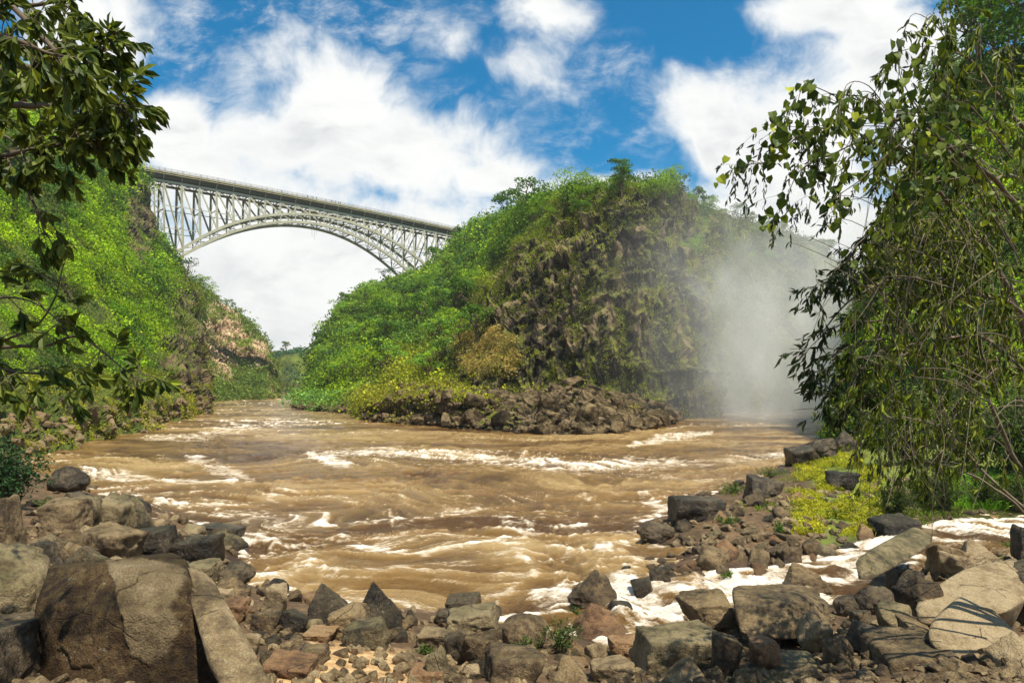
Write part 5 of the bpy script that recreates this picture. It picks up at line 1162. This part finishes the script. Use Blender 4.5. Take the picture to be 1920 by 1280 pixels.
for c in TC:                                         # long arching wands, then drooping leafy twigs
    for k in range(25):
        i = int(W_.r.uniform(.22, .99) * 43); s0 = c[i]; out = np.array([-W_.r.uniform(.1, 1.0), W_.r.normal(0, .45), W_.r.uniform(-.2, .7)]); L = W_.r.uniform(.8, 1.9)
        p1 = s0 + out * L * .45; p2 = s0 + out * L * .85 + [0, 0, -L * .25]; p3 = s0 + out * L + [0, 0, -L * W_.r.uniform(.5, 1.2)]
        if topix(p3)[0] < 1555 or topix(p2)[0] < 1565 or topix(p3)[1] > 930 or topix(s0)[0] > 1935: continue
        wnd = W_.limb([s0, p1, p2, p3], .009, .003, 4, 16)
        for j in range(7):
            ii = int(W_.r.uniform(.2, 1) * 15); W_.twig(wnd[ii], np.array([W_.r.normal(-.2, .5), W_.r.normal(0, .5), W_.r.uniform(-1, .2)]), W_.r.uniform(.2, .5), .0028, .9, 9, .17, False, .5, 4)
W_.done('hanging_shrub', 'willow like shrub with narrow leaves and drooping bare twigs filling the right side', 'shrub', tuple(base), .26, 'narrow', (.03, .055, .008), (.26, .30, .025), droop=.7, bark='bark_pale')
# outer sprays reaching over the mist
X_ = Plant(121)
for pts in [[(1700, 520, 10.8), (1620, 500, 10.4), (1560, 540, 10.2), (1525, 620, 10.2)], [(1690, 560, 10.8), (1600, 530, 10.4), (1545, 525, 10.3), (1520, 545, 10.3)], [(1700, 600, 10.8), (1600, 600, 10.4), (1530, 640, 10.3), (1502, 680, 10.3)], [(1700, 640, 10.8), (1620, 640, 10.4), (1560, 670, 10.3), (1535, 715, 10.3)],
            [(1700, 660, 11), (1620, 690, 10.6), (1560, 695, 10.5), (1515, 700, 10.5)], [(1680, 690, 11), (1600, 700, 10.6), (1555, 740, 10.4), (1540, 775, 10.4)], [(1700, 480, 10.8), (1640, 440, 10.6), (1600, 470, 10.5), (1570, 520, 10.5)], [(1700, 760, 11), (1640, 740, 10.6), (1590, 760, 10.5), (1560, 800, 10.5)]]:
    c = X_.limb([P3(*q) for q in pts], .014, .003, 4, 22)
    for k in range(18): i = int(X_.r.uniform(.25, .99) * 21); X_.twig(c[i], np.array([X_.r.normal(-.35, .5), X_.r.normal(0, .5), X_.r.uniform(-.9, .5)]), X_.r.uniform(.15, .42), .003, .8, 8, .17, False, .5, 4)
X_.done('hanging_branch', 'dark sprays of spoon shaped leaves reaching left in front of the white spray', 'branch', tuple(P3(1700, 600, 10.8)), .24, 'narrow', (.018, .032, .010), (.06, .085, .016), droop=.6, bark='bark')
# climbing vine with heart shaped leaves over the top of the shrub
Vn = Plant(122)
VP = [[(1900, 470, 9.6), (1820, 340, 9.0), (1740, 268, 8.6), (1660, 238, 8.4), (1560, 240, 8.2), (1470, 262, 8.1), (1425, 300, 8.1)], [(1900, 420, 9.6), (1800, 260, 9), (1700, 215, 8.6), (1600, 225, 8.4), (1500, 240, 8.3), (1430, 235, 8.3), (1392, 200, 8.3)][:6], [(1820, 340, 9), (1740, 230, 8.6), (1690, 150, 8.5), (1684, 75, 8.5)],
      [(1740, 300, 8.6), (1640, 190, 8.5), (1560, 178, 8.4), (1510, 160, 8.4), (1495, 195, 8.4), (1478, 210, 8.4)], [(1640, 250, 8.4), (1560, 290, 8.3), (1500, 320, 8.2), (1470, 385, 8.2), (1445, 415, 8.2)], [(1500, 250, 8.3), (1440, 300, 8.2), (1385, 310, 8.2), (1372, 340, 8.2)],
      [(1700, 260, 8.5), (1640, 310, 8.4), (1610, 340, 8.3), (1560, 380, 8.3), (1590, 420, 8.3)], [(1760, 330, 8.7), (1700, 400, 8.6), (1650, 440, 8.6), (1600, 480, 8.6)], [(1560, 235, 8.3), (1530, 300, 8.3), (1515, 400, 8.3)], [(1900, 300, 9), (1820, 200, 8.8), (1770, 180, 8.7), (1745, 90, 8.7)],
      [(1820, 330, 8.8), (1760, 340, 8.6), (1700, 350, 8.5), (1660, 345, 8.5)]]
for pts in VP:
    c = Vn.limb([P3(*q) for q in pts], .011, .003, 4, 30); L_ = np.linalg.norm(np.diff(c, axis=0), axis=1).sum()
    for k in range(int(L_ * 22)):
        i = int(Vn.r.uniform(.08, 1) * 29); q = c[i] + Vn.r.normal(0, .09, 3); Vn.leaf(q, unit(np.array([Vn.r.normal(0, .5), Vn.r.normal(0, .4), -.8])), .115 * Vn.r.uniform(.55, 1.25))
Vn.done('climbing_vine', 'climbing vine with round heart shaped leaves arching over the shrub against the clouds', 'vine', tuple(P3(1900, 470, 9.6)), .92, 'heart', (.035, .065, .010), (.17, .22, .02), face=(0, -1, .2), droop=.2, bark='bark', extra=(.38, .42, .03))
Tw = Plant(123)
for pts in VP[:9]:
    c = catmull(np.array([P3(*q) for q in pts]), 30)
    for k in range(13): i = int(Tw.r.uniform(.25, .99) * 29); Tw.twig(c[i] + [0, .08, 0], np.array([Tw.r.normal(-.2, .5), Tw.r.normal(0, .4), Tw.r.uniform(-1, .3)]), Tw.r.uniform(.2, .55), .003, .9, 8, .10, False, .5, 5)
Tw.done('drooping_twigs', 'thin dark twigs with tiny narrow leaves drooping below the heart leaved vine', 'branch', tuple(P3(1700, 240, 8.6)), .26, 'narrow', (.02, .035, .010), (.07, .095, .016), droop=.7, bark='bark')
# tangle of bare hanging stems inside the shrub
Bt = MB(); rb = np.random.default_rng(124)
for k in range(190):
    x, y, d = rb.uniform(1600, 1930), rb.uniform(380, 860), rb.uniform(9.5, 12.5); a = P3(x, y, d); v = np.array([rb.normal(0, .35), rb.normal(0, .3), -1]); L = rb.uniform(.4, 1.4)
    b = a + v * L * .5 + [rb.normal(0, .12), 0, 0]; c = a + v * L; Bt.tube(catmull(np.array([a, b, c]), 8), np.linspace(.007, .003, 8), 4)
for k in range(60):
    x, y, d = rb.uniform(1640, 1930), rb.uniform(250, 800), rb.uniform(9.2, 11.5); a = P3(x, y, d); v = np.array([-1, rb.normal(0, .4), rb.normal(.3, .5)]); L = rb.uniform(.5, 1.3)
    Bt.tube(catmull(np.array([a, a + v * L * .5 + [0, 0, .12], a + v * L]), 8), np.linspace(.010, .004, 8), 4)
Bt.build('bare_stems', M['bark_pale'], label='tangle of thin pale bare stems hanging inside the right hand shrub', kind='stuff', smooth=True)

# bushes on the bank behind the hanging shrub
for k, (x, y, rd, h, c0, c1, lab) in enumerate([(1610, 835, 3.4, 5.0, (.05, .10, .012), (.30, .34, .03), 'bright yellow green bush at the left foot of the hanging shrub'), (1700, 870, 3.4, 6.5, (.03, .06, .01), (.22, .28, .03), 'sunlit bush in the middle behind the hanging twigs'),
        (1800, 880, 3.2, 6.0, (.03, .06, .01), (.16, .22, .03), 'green bush behind the hanging twigs near the right edge'), (1900, 900, 3.0, 6.5, (.02, .05, .01), (.12, .18, .02), 'dark green bush at the right edge behind the shrub')]):
    leafy_shrub(gp(x, y), rd, h, 80, 40, .34, .4, 'oval', c0, c1, lab, 140 + k)
for k, (x, y, rd, h, lab) in enumerate([(1675, 968, 1.2, 1.9, 'dark undergrowth shrub right of the yellow moss above the stream'), (1770, 962, 1.6, 2.8, 'taller dark undergrowth shrub over the stream bank under the drooping twigs'), (1905, 958, 1.6, 2.6, 'dark undergrowth shrub at the right edge above the stream'), (1730, 945, 1.3, 2.2, 'dark undergrowth shrub standing over the stream bank left'), (1850, 950, 1.3, 2.2, 'dark undergrowth shrub over the stream bank near the right edge')]):
    leafy_shrub(gp(x, y), rd, h, 60, 34, .17, .3, 'narrow', (.02, .04, .01), (.09, .13, .02), lab, 150 + k)
# grass and moss tufts: uncountable
def grass(name, pts, h, c0, c1, label, seed, nb=14):
    r = np.random.default_rng(seed); n = len(pts) * nb; b = np.repeat(pts, nb, 0) + r.normal(0, 1, (n, 3)) * [.10, .10, 0] * h * 3; hh = h * r.uniform(.5, 1.3, n); d = unit(np.stack([r.normal(0, .45, n), r.normal(0, .45, n), np.ones(n)], -1))
    s = unit(np.cross(d, r.normal(0, 1, (n, 3)))) * (hh * .05)[:, None]; m = b + d * (hh * .55)[:, None]; t = b + d * hh[:, None] + np.stack([r.normal(0, .3, n), r.normal(0, .3, n), -.2 * np.ones(n)], -1) * hh[:, None]
    V = np.stack([b - s, b + s, m + s * .7, t, m - s * .7], 1).reshape(-1, 3); i = np.arange(n)[:, None] * 5
    C = np.repeat(mixc(c0, c1, r.uniform(0, 1, n)), 5, 0)
    obj(name, mesh_np(name, V, [i + [0, 1, 2, 4], i + [4, 2, 3]], smooth=False, attrs={'tint': C}, mats=[M['leaf']]), kind='stuff', label=label)
def patch(x0, y0, x1, y1, n, seed, keep=lambda x, y: True):
    r = np.random.default_rng(seed); out = []
    while len(out) < n:
        x, y = r.uniform(x0, x1), r.uniform(y0, y1)
        if not keep(x, y): continue
        q = gp(x, y)
        if q[2] > .1: out.append(q)
    return np.array(out)
km = lambda x, y: vn(np.array([[x / 38, y / 24, 0]]), 5)[0] > .42
grass('grass', patch(1490, 840, 1650, 1005, 750, 1, km), .42, (.32, .34, .02), (.55, .52, .04), 'bright yellow green grass and moss on the right bank', 2)
grass('grass', patch(1780, 885, 1960, 955, 420, 3), .75, (.10, .24, .012), (.22, .42, .03), 'fresh green grass strip behind the shrub at the right edge', 4)
grass('grass', patch(1300, 890, 1500, 960, 90, 5, km), .3, (.12, .2, .02), (.28, .34, .04), 'scattered grass tufts on the rubble spit', 6, 10)
grass('grass', patch(1620, 930, 1800, 990, 240, 7), .45, (.05, .09, .012), (.18, .22, .03), 'dull grass along the stream edge of the right bank', 8)
def moss_bumps(pts, size, seed, label):
    c = mixc((.16, .22, .02), (.48, .44, .03), np.random.default_rng(seed).uniform(0, 1, len(pts)))
    bushes('moss', pts, np.tile([0, 0, 1.], (len(pts), 1)), size * np.random.default_rng(3).uniform(.35, 1.3, len(pts)), c, leaf=.2, seed=seed, label=label)
moss_bumps(patch(1495, 850, 1650, 1000, 330, 9, km), .45, 10, 'cushions of yellow moss on the right bank')

# ------------------------------------------------------------------ drifting spray from the falls
def build_mist():
    D, F = ICO[4]; c = P3(1512, 640, 142); V = D * np.array([56, 58, 60]) + c; V[:, 2] = np.maximum(V[:, 2], -.5 + 0 * V[:, 2])
    m, T = new_mat('spray'); geo = T.node('ShaderNodeNewGeometry'); co = T.node('ShaderNodeTexCoord').outputs['Object']
    q = T.node('ShaderNodeVectorMath', {0: co, 1: (1 / 56, 1 / 58, 1 / 60)}, operation='MULTIPLY').outputs[0]
    ln = T.node('ShaderNodeVectorMath', {0: q}, operation='LENGTH').outputs['Value']
    fall = T.math('POWER', T.maprange(ln, .0, 1.0, 1, 0, True), 1.5)
    n = T.noise(T.scale(co, (1, 1, .6)), .055, 6, .62, 1.5)
    z = T.node('ShaderNodeSeparateXYZ', {0: q}).outputs[2]; x = T.node('ShaderNodeSeparateXYZ', {0: q}).outputs[0]
    low = T.maprange(z, -.6, .8, 1.35, .26)
    dn = T.math('MULTIPLY', T.math('MULTIPLY', fall, low), T.maprange(n, .38, .66, .10, 1.25, True))
    vol = T.node('ShaderNodeVolumePrincipled'); vol.inputs['Color'].default_value = (.97, .985, .995, 1); vol.inputs['Anisotropy'].default_value = 0.0
    T.put(vol.inputs['Density'], T.math('MULTIPLY', dn, MIST_D))
    T.node('ShaderNodeOutputMaterial', {'Volume': vol.outputs[0]})
    try: m.cycles.volume_step_rate = 1.0
    except Exception: pass
    me = mesh_np('mist', V - c, F, mats=[m]); obj('mist', me, kind='stuff', label='white spray from the waterfall drifting over the right end of the pool', loc=tuple(c))
MIST_D = .056
build_mist()

# ------------------------------------------------------------------ the air itself
def build_haze():
    V = np.array([[x, y, z] for x in (-1400, 1400) for y in (-60, 6500) for z in (-4.5, 190)], float)
    F = np.array([[0, 1, 3, 2], [4, 6, 7, 5], [0, 4, 5, 1], [2, 3, 7, 6], [0, 2, 6, 4], [1, 5, 7, 3]])
    m, T = new_mat('haze'); v = T.node('ShaderNodeVolumePrincipled'); v.inputs['Color'].default_value = (.93, .96, 1, 1); v.inputs['Density'].default_value = HAZE_D; v.inputs['Anisotropy'].default_value = .2
    T.node('ShaderNodeOutputMaterial', {'Volume': v.outputs[0]})
    obj('haze', mesh_np('haze', V, F, smooth=False, mats=[m]), kind='stuff', label='thin blue summer haze in the gorge')
HAZE_D = .00011
build_haze()
